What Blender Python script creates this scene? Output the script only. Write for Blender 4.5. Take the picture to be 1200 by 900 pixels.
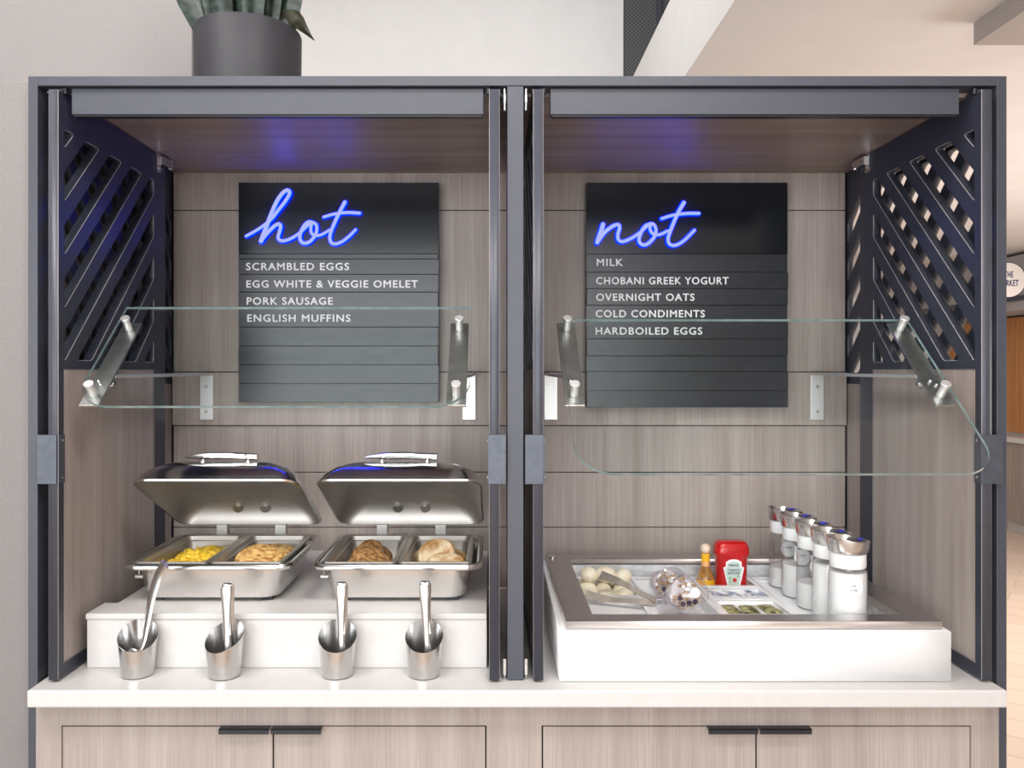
import bpy, bmesh, math, random
from mathutils import Vector, Matrix, Euler
random.seed(7)
PI = math.pi
SC = bpy.context.scene
COL = SC.collection
for o in list(bpy.data.objects):
    bpy.data.objects.remove(o)

# ------------------------------------------------------------------ camera
F, VX, VY, ZC = 945.0, 575.0, 435.0, 1.528      # focal length and vanishing point in a 1200 x 900 frame, eye height
cam = bpy.data.cameras.new('camera'); camo = bpy.data.objects.new('camera', cam); COL.objects.link(camo)
cam.sensor_width = 36; cam.lens = F / 1200 * 36
cam.shift_x = (600 - VX) / 1200; cam.shift_y = (VY - 450) / 1200
cam.clip_start = 0.05; cam.clip_end = 60
camo.location = (0, 0, ZC); camo.rotation_euler = (PI / 2, 0, 0)
SC.camera = camo
# ------------------------------------------------------------------ world, lamps, exposure
w = bpy.data.worlds.new('world'); SC.world = w; w.use_nodes = True
w.node_tree.nodes['Background'].inputs[0].default_value = (1.0, 0.97, 0.95, 1)
w.node_tree.nodes['Background'].inputs[1].default_value = 0.55
SC.view_settings.view_transform = 'Standard'; SC.view_settings.look = 'None'
SC.view_settings.gamma = 1; SC.view_settings.use_curve_mapping = False
SC.view_settings.exposure = 0.0

def area(name, loc, target, sx, sy, power, col=(1, 1, 1)):
    l = bpy.data.lights.new(name, 'AREA'); l.shape = 'RECTANGLE'; l.size = sx; l.size_y = sy; l.energy = power; l.color = col
    o = bpy.data.objects.new(name, l); COL.objects.link(o); o.location = loc
    o.rotation_euler = (Vector(target) - Vector(loc)).to_track_quat('-Z', 'Y').to_euler()
    return o
area('window_daylight', (-1.75, -4.2, 1.5), (-1.75, 2, 1.5), 6.5, 2.5, 330, (0.93, 0.97, 1.0))
area('side_fill', (5.4, 3.2, 1.4), (0.8, 5.2, 2.2), 2.5, 1.8, 210, (1.0, 0.98, 0.96))  # added fill, no window there; brightens the canopy underside and background
area('ceiling_light', (-1.3, 0.45, 3.6), (0.2, 1.9, 1.0), 1.6, 0.9, 78, (1.0, 0.97, 0.94))
area('floor_fill', (-0.3, -1.9, 3.65), (-0.3, -1.7, 0), 2.0, 1.4, 80, (1.0, 0.97, 0.94))  # added fill lamp, brightens the floor that the steel reflects
area('right_bay_fill', (0.5, 0.2, 3.6), (0.6, 1.95, 1.0), 0.8, 0.6, 48, (1.0, 0.96, 0.93))  # added fill for the right bay, no pendant hangs there
area('market_light', (3.2, 5.0, 2.6), (3.2, 5.2, 0), 2.5, 3.5, 125, (1.0, 0.96, 0.93))
area('rear_light', (-1.0, 3.3, 3.65), (-0.6, 4.2, 2.2), 3.0, 0.8, 40, (1.0, 0.98, 0.96))

# ------------------------------------------------------------------ materials
MATS = {}
def pbr(name, col, rough=0.5, metal=0.0, spec=0.5, **kw):
    m = bpy.data.materials.new(name); m.use_nodes = True
    b = m.node_tree.nodes['Principled BSDF']
    b.inputs['Base Color'].default_value = (*col, 1); b.inputs['Roughness'].default_value = rough
    b.inputs['Metallic'].default_value = metal; b.inputs['Specular IOR Level'].default_value = spec
    for k, v in kw.items(): b.inputs[k.replace('_', ' ')].default_value = v
    MATS[name] = m
    return m
def noisy(m, c1, c2, scale=(1, 1, 1), nscale=5, detail=3, lo=0.35, hi=0.65, bump=0.0, coords='Position', rough=None):
    nt = m.node_tree; N = nt.nodes; L = nt.links; b = N['Principled BSDF']
    if coords == 'Position':
        g = N.new('ShaderNodeNewGeometry'); src = g.outputs['Position']
    else:
        g = N.new('ShaderNodeTexCoord'); src = g.outputs['Object']
    mp = N.new('ShaderNodeMapping'); mp.inputs['Scale'].default_value = scale; L.new(src, mp.inputs['Vector'])
    n = N.new('ShaderNodeTexNoise'); n.inputs['Scale'].default_value = nscale; n.inputs['Detail'].default_value = detail
    L.new(mp.outputs[0], n.inputs['Vector'])
    r = N.new('ShaderNodeValToRGB'); r.color_ramp.elements[0].position = lo; r.color_ramp.elements[1].position = hi
    r.color_ramp.elements[0].color = (*c1, 1); r.color_ramp.elements[1].color = (*c2, 1)
    L.new(n.outputs['Fac'], r.inputs[0]); L.new(r.outputs[0], b.inputs['Base Color'])
    if bump:
        bp = N.new('ShaderNodeBump'); bp.inputs['Strength'].default_value = bump; bp.inputs['Distance'].default_value = 0.01
        L.new(n.outputs['Fac'], bp.inputs['Height']); L.new(bp.outputs[0], b.inputs['Normal'])
    if rough:
        rr = N.new('ShaderNodeMapRange'); rr.inputs['To Min'].default_value = rough[0]; rr.inputs['To Max'].default_value = rough[1]
        L.new(n.outputs['Fac'], rr.inputs['Value']); L.new(rr.outputs[0], b.inputs['Roughness'])
    return m
def wood(name, axis, c1, c2, rough=0.42):
    m = pbr(name, c1, rough, spec=0.35)
    nt = m.node_tree; N = nt.nodes; L = nt.links; b = N['Principled BSDF']
    g = N.new('ShaderNodeNewGeometry')
    def layer(sc, long, detail):
        mp = N.new('ShaderNodeMapping'); s = [sc] * 3; s['XYZ'.index(axis)] = long; mp.inputs['Scale'].default_value = s
        L.new(g.outputs['Position'], mp.inputs['Vector'])
        n = N.new('ShaderNodeTexNoise'); n.inputs['Scale'].default_value = 1; n.inputs['Detail'].default_value = detail
        L.new(mp.outputs[0], n.inputs['Vector']); return n.outputs['Fac']
    a = layer(330, 5, 2); c = layer(26, 0.9, 4)
    mx = N.new('ShaderNodeMix'); mx.data_type = 'FLOAT'; mx.inputs[0].default_value = 0.55
    L.new(a, mx.inputs[2]); L.new(c, mx.inputs[3])
    r = N.new('ShaderNodeValToRGB'); r.color_ramp.elements[0].position = 0.36; r.color_ramp.elements[1].position = 0.64
    r.color_ramp.elements[0].color = (*c1, 1); r.color_ramp.elements[1].color = (*c2, 1)
    L.new(mx.outputs[0], r.inputs[0]); L.new(r.outputs[0], b.inputs['Base Color'])
    bp = N.new('ShaderNodeBump'); bp.inputs['Strength'].default_value = 0.08; bp.inputs['Distance'].default_value = 0.002
    L.new(a, bp.inputs['Height']); L.new(bp.outputs[0], b.inputs['Normal'])
    return m
W1, W2 = (0.300, 0.250, 0.225), (0.425, 0.366, 0.336)
M_wood = wood('grey_oak_laminate', 'Z', W1, W2)
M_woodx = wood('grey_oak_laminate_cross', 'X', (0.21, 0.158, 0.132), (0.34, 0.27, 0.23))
M_slate = pbr('slate_blue_laminate', (0.054, 0.057, 0.074), 0.42, spec=0.5)
noisy(M_slate, (0.052, 0.055, 0.072), (0.056, 0.059, 0.077), (40, 40, 40), 1, 2)
M_pull = pbr('dark_grey_metal', (0.085, 0.095, 0.115), 0.45, 0.5)
noisy(M_pull, (0.082, 0.092, 0.112), (0.098, 0.108, 0.130), (60, 60, 60), 1, 3)
M_black = pbr('black_metal', (0.012, 0.013, 0.018), 0.35)
M_steel = pbr('brushed_steel', (0.74, 0.72, 0.70), 0.24, 1.0)
noisy(M_steel, (0.70, 0.685, 0.67), (0.76, 0.745, 0.73), (8, 8, 8), 1, 2)
M_cup = pbr('spun_steel', (0.62, 0.61, 0.60), 0.22, 1.0)
noisy(M_cup, (0.60, 0.59, 0.58), (0.66, 0.65, 0.64), (8, 8, 8), 1, 2)
M_polish = pbr('polished_steel', (0.66, 0.65, 0.64), 0.15, 1.0)
noisy(M_polish, (0.62, 0.61, 0.60), (0.70, 0.69, 0.68), (10, 10, 10), 1, 2)
M_chrome = pbr('satin_chrome', (0.82, 0.82, 0.82), 0.2, 1.0)
noisy(M_chrome, (0.76, 0.76, 0.76), (0.85, 0.85, 0.85), (80, 80, 80), 1, 2)
M_plate = pbr('satin_aluminium', (0.78, 0.77, 0.76), 0.42, 0.7)
M_dsteel = pbr('dull_steel', (0.50, 0.49, 0.47), 0.36, 1.0)
noisy(M_dsteel, (0.46, 0.45, 0.43), (0.55, 0.54, 0.52), (25, 25, 60), 1, 3)
M_rim = pbr('satin_steel_rim', (0.52, 0.49, 0.49), 0.28, 1.0)
noisy(M_rim, (0.50, 0.47, 0.47), (0.54, 0.51, 0.51), (12, 12, 12), 1, 2)
M_inner = pbr('matt_steel_lining', (0.50, 0.475, 0.44), 0.46, 1.0)
noisy(M_inner, (0.47, 0.445, 0.41), (0.53, 0.505, 0.47), (9, 9, 9), 1, 2)
M_face = pbr('dark_navy_laminate', (0.030, 0.034, 0.050), 0.42, spec=0.4)
noisy(M_face, (0.028, 0.032, 0.047), (0.033, 0.037, 0.054), (30, 30, 30), 1, 2)
M_tong = pbr('tan_sheen_steel_tongs', (0.52, 0.46, 0.40), 0.45, 0.6)  # tan colour paints in a bright reflection on the steel
noisy(M_tong, (0.46, 0.40, 0.34), (0.58, 0.52, 0.46), (50, 50, 50), 1, 2)
M_rim_lit = pbr('rim_steel_lit', (0.80, 0.73, 0.69), 0.38, 0.75)  # lighter, warmer copy of the rim steel; paints in the reflected floor
noisy(M_rim_lit, (0.78, 0.71, 0.67), (0.82, 0.75, 0.71), (12, 12, 12), 1, 2)
M_lip = pbr('pale_cut_edge', (0.40, 0.37, 0.36), 0.5)
M_galv = pbr('frosted_basin_steel', (0.62, 0.63, 0.65), 0.5, 0.35)
noisy(M_galv, (0.62, 0.63, 0.65), (0.88, 0.89, 0.91), (30, 30, 60), 1, 5, bump=0.15)
M_quartz = pbr('white_quartz', (0.585, 0.565, 0.55), 0.3, spec=0.35)
noisy(M_quartz, (0.575, 0.555, 0.54), (0.595, 0.575, 0.56), (60, 60, 60), 1, 3)
M_white = pbr('white_solid_surface', (0.87, 0.87, 0.875), 0.4)
noisy(M_white, (0.865, 0.865, 0.87), (0.88, 0.88, 0.885), (20, 20, 20), 1, 2)
M_mel = pbr('white_melamine', (0.90, 0.90, 0.91), 0.25)
noisy(M_mel, (0.89, 0.89, 0.90), (0.91, 0.91, 0.915), (30, 30, 30), 1, 2)
M_board = pbr('charcoal_sign_panel', (0.007, 0.009, 0.013), 0.15, spec=0.5)
noisy(M_board, (0.006, 0.008, 0.012), (0.008, 0.010, 0.014), (18, 18, 18), 1, 2)
M_slat = pbr('charcoal_letter_slat', (0.020, 0.023, 0.032), 0.27, spec=0.55)
noisy(M_slat, (0.018, 0.021, 0.028), (0.023, 0.026, 0.033), (22, 22, 60), 1, 2)
M_letter = pbr('white_lettering', (0.90, 0.91, 0.93), 0.5)
def emit(name, col, s):
    m = bpy.data.materials.new(name); m.use_nodes = True; N = m.node_tree.nodes; N.clear()
    e = N.new('ShaderNodeEmission'); e.inputs[0].default_value = (*col, 1); e.inputs[1].default_value = s
    o = N.new('ShaderNodeOutputMaterial'); m.node_tree.links.new(e.outputs[0], o.inputs[0]); return m
M_neon = emit('neon_face', (0.36, 0.40, 1.0), 1.25)
M_halo = emit('neon_halo_glow', (0.0, 0.006, 1.0), 24.0)  # emissive colour for the glow halo round the script
def thin_glass(name, tint, base=0.05, gloss=(1, 1, 1), pw=4, amp=0.6):
    m = bpy.data.materials.new(name); m.use_nodes = True; nt = m.node_tree; N = nt.nodes; L = nt.links; N.clear()
    t = N.new('ShaderNodeBsdfTransparent'); t.inputs[0].default_value = (*tint, 1)
    g = N.new('ShaderNodeBsdfGlossy'); g.inputs['Roughness'].default_value = 0.02; g.inputs[0].default_value = (*gloss, 1)
    lw = N.new('ShaderNodeLayerWeight'); lw.inputs[0].default_value = 0.5
    p = N.new('ShaderNodeMath'); p.operation = 'POWER'; p.inputs[1].default_value = pw; L.new(lw.outputs['Facing'], p.inputs[0])
    ma = N.new('ShaderNodeMath'); ma.operation = 'MULTIPLY_ADD'; ma.inputs[1].default_value = amp; ma.inputs[2].default_value = base
    L.new(p.outputs[0], ma.inputs[0])
    mx = N.new('ShaderNodeMixShader'); L.new(ma.outputs[0], mx.inputs[0]); L.new(t.outputs[0], mx.inputs[1]); L.new(g.outputs[0], mx.inputs[2])
    o = N.new('ShaderNodeOutputMaterial'); L.new(mx.outputs[0], o.inputs[0]); return m
M_glass = thin_glass('clear_pane_glass', (0.965, 0.985, 0.98), 0.018)
M_jar = thin_glass('clear_carafe_glass', (0.935, 0.94, 0.945), 0.06, (0.8, 0.82, 0.84), 2.2, 0.75)
M_plastic = thin_glass('clear_plastic', (0.93, 0.92, 0.94), 0.07)
M_edge = pbr('green_glass_edge', (0.20, 0.28, 0.28), 0.12, spec=0.8)
noisy(M_edge, (0.16, 0.24, 0.24), (0.26, 0.34, 0.34), (30, 30, 30), 1, 2)
M_milk = pbr('milk', (0.93, 0.92, 0.90), 0.4)
noisy(M_milk, (0.925, 0.915, 0.895), (0.935, 0.925, 0.905), (30, 30, 30), 1, 2)
M_label = pbr('white_paper_label', (0.88, 0.88, 0.88), 0.6)
M_ink = pbr('grey_ink', (0.22, 0.22, 0.24), 0.6)
M_egg = pbr('peeled_egg_white', (0.92, 0.83, 0.64), 0.3)
noisy(M_egg, (0.91, 0.81, 0.61), (0.94, 0.86, 0.69), (30, 30, 30), 1, 2)
M_scram = pbr('scrambled_egg', (0.85, 0.58, 0.03), 0.45)
noisy(M_scram, (0.78, 0.46, 0.01), (0.92, 0.70, 0.07), (90, 90, 90), 1, 3, bump=0.4)
M_omelet = pbr('browned_omelet', (0.8, 0.55, 0.25), 0.5)
noisy(M_omelet, (0.40, 0.17, 0.04), (0.82, 0.55, 0.21), (75, 75, 160), 1, 4, 0.38, 0.60, bump=0.3)
M_saus = pbr('browned_sausage', (0.3, 0.14, 0.05), 0.45)
noisy(M_saus, (0.17, 0.075, 0.022), (0.52, 0.28, 0.11), (110, 110, 110), 1, 4, bump=0.6)
M_muff = pbr('toasted_muffin', (0.8, 0.6, 0.38), 0.6)
noisy(M_muff, (0.50, 0.25, 0.075), (0.86, 0.70, 0.47), (38, 38, 38), 1, 4, 0.36, 0.6, bump=0.3)
M_red = pbr('red_ketchup_plastic', (0.50, 0.006, 0.008), 0.22, spec=0.6)
noisy(M_red, (0.46, 0.005, 0.007), (0.55, 0.009, 0.010), (20, 20, 20), 1, 2)
M_lgreen = pbr('pale_green_label', (0.55, 0.66, 0.60), 0.5)
M_tomato = pbr('tomato_red_print', (0.55, 0.03, 0.03), 0.5)
M_leafp = pbr('green_print', (0.10, 0.33, 0.08), 0.5)
M_navy = pbr('navy_print', (0.05, 0.06, 0.14), 0.5)
M_sauce = pbr('amber_sauce_glass', (0.55, 0.22, 0.03), 0.12, spec=0.7)
noisy(M_sauce, (0.30, 0.14, 0.04), (0.62, 0.30, 0.06), (60, 60, 40), 1, 2)
M_yel = pbr('yellow_label', (0.90, 0.47, 0.01), 0.45)
M_pale = pbr('pale_orange_label', (0.80, 0.42, 0.18), 0.45)
M_ball = pbr('pale_wood_ball', (0.72, 0.55, 0.42), 0.5)
noisy(M_ball, (0.66, 0.49, 0.36), (0.76, 0.60, 0.47), (90, 90, 20), 1, 2)
M_pack1 = pbr('blue_white_packet', (0.7, 0.75, 0.82), 0.35)
noisy(M_pack1, (0.14, 0.20, 0.36), (0.80, 0.83, 0.88), (60, 60, 60), 1, 2, 0.40, 0.56)
M_pack2 = pbr('green_packet', (0.25, 0.27, 0.08), 0.35)
noisy(M_pack2, (0.045, 0.05, 0.012), (0.60, 0.56, 0.25), (70, 70, 70), 1, 3, 0.38, 0.66)
M_granola = pbr('granola', (0.55, 0.35, 0.2), 0.7)
noisy(M_granola, (0.42, 0.26, 0.14), (0.78, 0.60, 0.42), (120, 120, 120), 1, 3, bump=0.5)
M_berry = pbr('dark_blueberry', (0.045, 0.02, 0.06), 0.4)
M_yog = pbr('yogurt', (0.85, 0.80, 0.80), 0.4)
M_pot = pbr('charcoal_planter', (0.032, 0.030, 0.036), 0.55, 0.0, 0.35)
noisy(M_pot, (0.030, 0.028, 0.034), (0.035, 0.033, 0.039), (15, 15, 15), 1, 2)
M_soil = pbr('potting_soil', (0.03, 0.022, 0.016), 0.95)
M_snake = pbr('snake_plant_leaf', (0.06, 0.12, 0.08), 0.4)
noisy(M_snake, (0.004, 0.010, 0.006), (0.028, 0.047, 0.036), (30, 30, 60), 1, 4, 0.42, 0.60)
M_snake2 = pbr('snake_plant_olive_leaf', (0.12, 0.12, 0.06), 0.45)
noisy(M_snake2, (0.018, 0.018, 0.010), (0.058, 0.056, 0.034), (50, 14, 40), 1, 4, 0.40, 0.62)
M_paint = pbr('warm_grey_paint', (0.285, 0.262, 0.256), 0.8)
noisy(M_paint, (0.278, 0.256, 0.250), (0.292, 0.268, 0.262), (220, 220, 220), 1, 3, bump=0.12)
M_stucco = pbr('grey_stucco_paint', (0.215, 0.199, 0.196), 0.85)
noisy(M_stucco, (0.208, 0.193, 0.190), (0.222, 0.205, 0.202), (260, 260, 260), 1, 3, bump=0.2)
M_wallw = pbr('off_white_paint', (0.70, 0.68, 0.665), 0.85)
noisy(M_wallw, (0.69, 0.67, 0.655), (0.71, 0.69, 0.675), (8, 8, 8), 1, 2)
M_ceil = pbr('beige_ceiling_paint', (0.76, 0.735, 0.725), 0.9)
noisy(M_ceil, (0.75, 0.725, 0.715), (0.77, 0.745, 0.735), (6, 6, 6), 1, 2)
M_dceil = pbr('charcoal_ceiling', (0.02, 0.02, 0.023), 0.9)
M_beam = pbr('warm_grey_beam', (0.42, 0.38, 0.36), 0.8)
M_mesh = pbr('dark_mesh', (0.06, 0.06, 0.062), 0.6)
nt = M_mesh.node_tree; ck = nt.nodes.new('ShaderNodeTexChecker'); ck.inputs['Scale'].default_value = 90
ck.inputs[1].default_value = (0.045, 0.045, 0.047, 1); ck.inputs[2].default_value = (0.10, 0.10, 0.10, 1)
gg = nt.nodes.new('ShaderNodeNewGeometry'); nt.links.new(gg.outputs['Position'], ck.inputs['Vector'])
nt.links.new(ck.outputs[0], nt.nodes['Principled BSDF'].inputs['Base Color'])
M_orange = wood('orange_wood_panel', 'Z', (0.42, 0.16, 0.04), (0.60, 0.27, 0.085))
M_market = wood('taupe_wood_panel', 'Z', (0.26, 0.21, 0.18), (0.36, 0.30, 0.26))
M_fascia = pbr('grey_fascia_paint', (0.40, 0.385, 0.38), 0.8)
M_disc = pbr('cream_sign_face', (0.90, 0.83, 0.78), 0.6)
M_floor = pbr('tan_wood_tile', (0.6, 0.42, 0.28), 0.35)
nt = M_floor.node_tree; N = nt.nodes; L = nt.links
g = N.new('ShaderNodeNewGeometry'); mp = N.new('ShaderNodeMapping'); mp.inputs['Rotation'].default_value = (0, 0, math.radians(38)); L.new(g.outputs['Position'], mp.inputs[0])
bt = N.new('ShaderNodeTexBrick'); bt.inputs['Scale'].default_value = 1.0; bt.inputs['Brick Width'].default_value = 1.2; bt.inputs['Row Height'].default_value = 0.2
bt.inputs['Mortar Size'].default_value = 0.004; bt.inputs['Color1'].default_value = (0.58, 0.455, 0.36, 1); bt.inputs['Color2'].default_value = (0.52, 0.405, 0.32, 1); bt.inputs['Mortar'].default_value = (0.38, 0.29, 0.225, 1)
L.new(mp.outputs[0], bt.inputs['Vector']); L.new(bt.outputs[0], N['Principled BSDF'].inputs['Base Color'])

# ------------------------------------------------------------------ helpers
def link(name, me, m, parent=None):
    o = bpy.data.objects.new(name, me); COL.objects.link(o)
    if m is not None:
        for mm in (m if isinstance(m, (list, tuple)) else [m]): me.materials.append(mm)
    if parent is not None: o.parent = parent
    return o
def base_of(p):
    v = Vector((0, 0, 0))
    while p is not None: v = v + p.location; p = p.parent
    return v
def obj(name, bm, m, parent=None, smooth=False, bevel=0.0, recalc=True, seg=2):
    if recalc: bmesh.ops.recalc_face_normals(bm, faces=bm.faces)
    b = base_of(parent)
    if parent is not None: bmesh.ops.translate(bm, verts=bm.verts, vec=-b)
    me = bpy.data.meshes.new(name); bm.to_mesh(me); bm.free()
    o = link(name, me, m, parent)
    if smooth:
        for p in me.polygons: p.use_smooth = True
        try: me.set_sharp_from_angle(angle=math.radians(42))
        except Exception: pass
    if bevel:
        md = o.modifiers.new('bevel', 'BEVEL'); md.width = bevel; md.segments = seg; md.limit_method = 'ANGLE'; md.angle_limit = math.radians(40)
    return o
def tag(o, label=None, cat=None, group=None, kind=None):
    if label: o['label'] = label
    if cat: o['category'] = cat
    if group: o['group'] = group
    if kind: o['kind'] = kind
    return o
def thing(name, loc, label, cat, group=None):
    o = bpy.data.objects.new(name, None); COL.objects.link(o); o.location = loc; o.empty_display_size = 0.05
    return tag(o, label, cat, group)
def nb(): return bmesh.new()
def box(bm, x0, x1, y0, y1, z0, z1):
    v = [bm.verts.new(p) for p in ((x0,y0,z0),(x1,y0,z0),(x1,y1,z0),(x0,y1,z0),(x0,y0,z1),(x1,y0,z1),(x1,y1,z1),(x0,y1,z1))]
    for f in ((0,3,2,1),(4,5,6,7),(0,1,5,4),(1,2,6,5),(2,3,7,6),(3,0,4,7)): bm.faces.new([v[i] for i in f])
    return bm
def bx(name, m, parent, *a, bevel=0.0015):
    return obj(name, box(nb(), *a), m, parent, bevel=bevel)
def loft(bm, rings, cap0=True, cap1=True, closed=True):
    R = [[bm.verts.new(p) for p in r] for r in rings]
    n = len(R[0])
    for a, b in zip(R, R[1:]):
        for i in range(n if closed else n - 1):
            j = (i + 1) % n
            try: bm.faces.new((a[i], a[j], b[j], b[i]))
            except ValueError: pass
    if cap0: bm.faces.new(R[0][::-1])
    if cap1: bm.faces.new(R[-1])
    return R
def rrect(cx, cy, z, hw, hd, r, n=5):
    r = min(r, hw - 1e-4, hd - 1e-4); pts = []
    for (sx, sy, a0) in ((1, 1, 0), (-1, 1, PI/2), (-1, -1, PI), (1, -1, 3*PI/2)):
        for k in range(n + 1):
            a = a0 + PI/2 * k / n
            pts.append((cx + sx*(hw - r) + r*math.cos(a), cy + sy*(hd - r) + r*math.sin(a), z))
    return pts
def circ(cx, cy, z, r, n=40, zf=None):
    return [(cx + r*math.cos(2*PI*k/n), cy + r*math.sin(2*PI*k/n), z + (zf(2*PI*k/n) if zf else 0)) for k in range(n)]
def lathe(bm, cx, cy, prof, n=40, cap0=True, cap1=True):
    return loft(bm, [circ(cx, cy, z, r, n) for r, z in prof], cap0, cap1)
def cyl(bm, p0, p1, r, n=16, r1=None):
    p0, p1 = Vector(p0), Vector(p1); d = (p1 - p0).normalized()
    a = d.orthogonal().normalized(); b = d.cross(a); r1 = r if r1 is None else r1
    loft(bm, [[p + (a*math.cos(2*PI*k/n) + b*math.sin(2*PI*k/n))*rr for k in range(n)] for p, rr in ((p0, r), (p1, r1))])
    return bm
def ball(bm, c, r, sx=1, sy=1, sz=1, n=20, rot=None, jit=0):
    g = bmesh.ops.create_uvsphere(bm, u_segments=n, v_segments=n*2//3, radius=r)
    M = Matrix.Diagonal((sx, sy, sz, 1))
    if rot: M = Euler(rot).to_matrix().to_4x4() @ M
    for v in g['verts']:
        co = v.co.copy()
        if jit: co *= 1 + jit*(math.sin(co.x*190+c[0]*70)*math.cos(co.y*170+c[1]*90) + 0.5*math.sin(co.z*300+co.x*240))
        v.co = M @ co + Vector(c)
    return bm
def catmull(P, k=6):
    P = [Vector(p) for p in P]; out = []
    Q = [2*P[0]-P[1]] + P + [2*P[-1]-P[-2]]
    for i in range(1, len(Q) - 2):
        a, b, c, d = Q[i-1:i+3]
        for s in range(k):
            t = s / k
            out.append(0.5*((2*b) + (c-a)*t + (2*a-5*b+4*c-d)*t*t + (3*b-a-3*c+d)*t**3))
    out.append(P[-1]); return out
def sweep(bm, P, wid, thk, side, n=10, square=False):
    """sweep an ellipse or flat bar along P; side(T) gives the width direction; wid / thk are numbers or functions of 0..1"""
    rings = []; m = len(P)
    for i, p in enumerate(P):
        T = (P[min(i+1, m-1)] - P[max(i-1, 0)]).normalized(); S = side(T).normalized(); B = T.cross(S).normalized()
        t = i/(m-1); w_ = wid(t) if callable(wid) else wid; h_ = thk(t) if callable(thk) else thk
        if square: rings.append([p + S*w_*a + B*h_*b for a, b in ((1,1),(-1,1),(-1,-1),(1,-1))])
        else: rings.append([p + S*w_*math.cos(2*PI*k/n) + B*h_*math.sin(2*PI*k/n) for k in range(n)])
    loft(bm, rings); return bm
def prism(bm, poly, fn, d0, d1):
    """extrude the 2-D polygon through fn(u, v, depth)"""
    a = [bm.verts.new(fn(u, v, d0)) for u, v in poly]; b = [bm.verts.new(fn(u, v, d1)) for u, v in poly]
    bm.faces.new(a); bm.faces.new(b[::-1]); n = len(poly)
    for i in range(n): bm.faces.new((a[i], b[i], b[(i+1) % n], a[(i+1) % n]))
    return bm
def eval_mesh(o):
    dg = bpy.context.evaluated_depsgraph_get(); dg.update()
    me = bpy.data.meshes.new_from_object(o.evaluated_get(dg)); d = o.data
    bpy.data.objects.remove(o); bpy.data.curves.remove(d); return me
def plate_with_holes(outer, holes, thick, fn, bev=0.0008):
    c = bpy.data.curves.new('outline', 'CURVE'); c.dimensions = '2D'; c.fill_mode = 'BOTH'; c.extrude = thick/2 - bev; c.bevel_depth = bev; c.bevel_resolution = 0
    for poly in [outer] + holes:
        s = c.splines.new('POLY'); s.points.add(len(poly) - 1); s.use_cyclic_u = True
        for p, (u, v) in zip(s.points, poly): p.co = (u, v, 0, 1)
    o = bpy.data.objects.new('outline', c); COL.objects.link(o); me = eval_mesh(o)
    bm = nb(); bm.from_mesh(me); bpy.data.meshes.remove(me)
    for v in bm.verts: v.co = fn(v.co.x, v.co.y, v.co.z)
    bmesh.ops.remove_doubles(bm, verts=bm.verts, dist=1e-6)
    return bm
def text_bm(s, x0, x1, zbase, cap, y, space=1.12, depth=0.0006, align='L', fn=None):
    c = bpy.data.curves.new('lettering', 'FONT'); c.body = s; c.size = 1; c.space_character = space; c.extrude = 0.0; c.resolution_u = 3
    o = bpy.data.objects.new('lettering', c); COL.objects.link(o); me = eval_mesh(o)
    out = nb(); xs = [v.co.x for v in me.vertices]; a, b = min(xs), max(xs)
    e = cap * 0.032
    for k, (ex, ez) in enumerate(((-e, 0), (e, 0), (0, e*0.8), (0, -e*0.8))):
        bm = nb(); bm.from_mesh(me)
        for v in bm.verts:
            u = x0 + (v.co.x - a)/(b - a)*(x1 - x0) + ex; q = zbase + v.co.y/0.729*cap + ez
            v.co = fn(u, q) if fn else (u, y - 0.00003*k, q)
        r = bmesh.ops.extrude_face_region(bm, geom=bm.faces[:])
        ve = [g_ for g_ in r['geom'] if isinstance(g_, bmesh.types.BMVert)]
        bmesh.ops.translate(bm, verts=ve, vec=(0, -depth, 0))
        tmp = bpy.data.meshes.new('tmp'); bm.to_mesh(tmp); bm.free(); out.from_mesh(tmp); bpy.data.meshes.remove(tmp)
    bpy.data.meshes.remove(me)
    return out
def X(p, Y): return (p - VX) * Y / F            # metres from frame coordinates at a known distance
def Z(p, Y): return ZC + (VY - p) * Y / F
def struct(name, m, *a, bevel=0.0):
    return tag(obj(name, box(nb(), *a), m, bevel=bevel), kind='structure')

# ------------------------------------------------------------------ the place
struct('floor', M_floor, -6, 7, -6, 11, -0.05, 0)
struct('wall_left', M_paint, -6, -0.872, 2.335, 2.45, 0, 3.73)
struct('wall_side', M_stucco, -6, -0.929, 1.632, 2.3345, 0, 2.112)
tag(bx('trim_1', M_paint, None, -0.871, -0.862, 2.325, 2.45, 0, 3.73), kind='structure')
struct('wall_back', M_wallw, -6, 0.724, 4.4, 4.5, 0, 3.73)
struct('wall_far', M_ceil, 0.6, 7, 10.0, 10.1, 0, ZC+1.12)
CZ0, CZ1 = ZC + 1.12, ZC + 1.525
bm = nb(); box(bm, 0.737, 7, -4.5, 10.1, CZ0, CZ1)
for f in bm.faces:
    f.normal_update()
can = obj('ceiling_canopy', bm, [M_ceil, M_wallw]); tag(can, kind='structure')
for p in can.data.polygons:
    if p.normal.x < -0.9: p.material_index = 1
struct('wall_upper', M_mesh, 0.728, 2.2, 4.4, 4.5, CZ1, 3.73)
bx_ = struct('trim_2', M_slate, 0.905, 0.925, 4.37, 4.399, CZ1, 3.73)
struct('ceiling', M_dceil, -6, 7, -6, 4.5, 3.73, 3.8)
struct('beam', M_beam, 1.554, 2.3, 0.6, 2.594, ZC+1.049, CZ0)
struct('dark_reflection_block', M_dceil, -6, 7, -4.5, -3.6, 2.78, 3.73)  # unseen dark block, added so the sign headers reflect black
struct('wall_front', M_paint, -6, 7, -4.6, -4.5, 0, 3.73)
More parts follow.
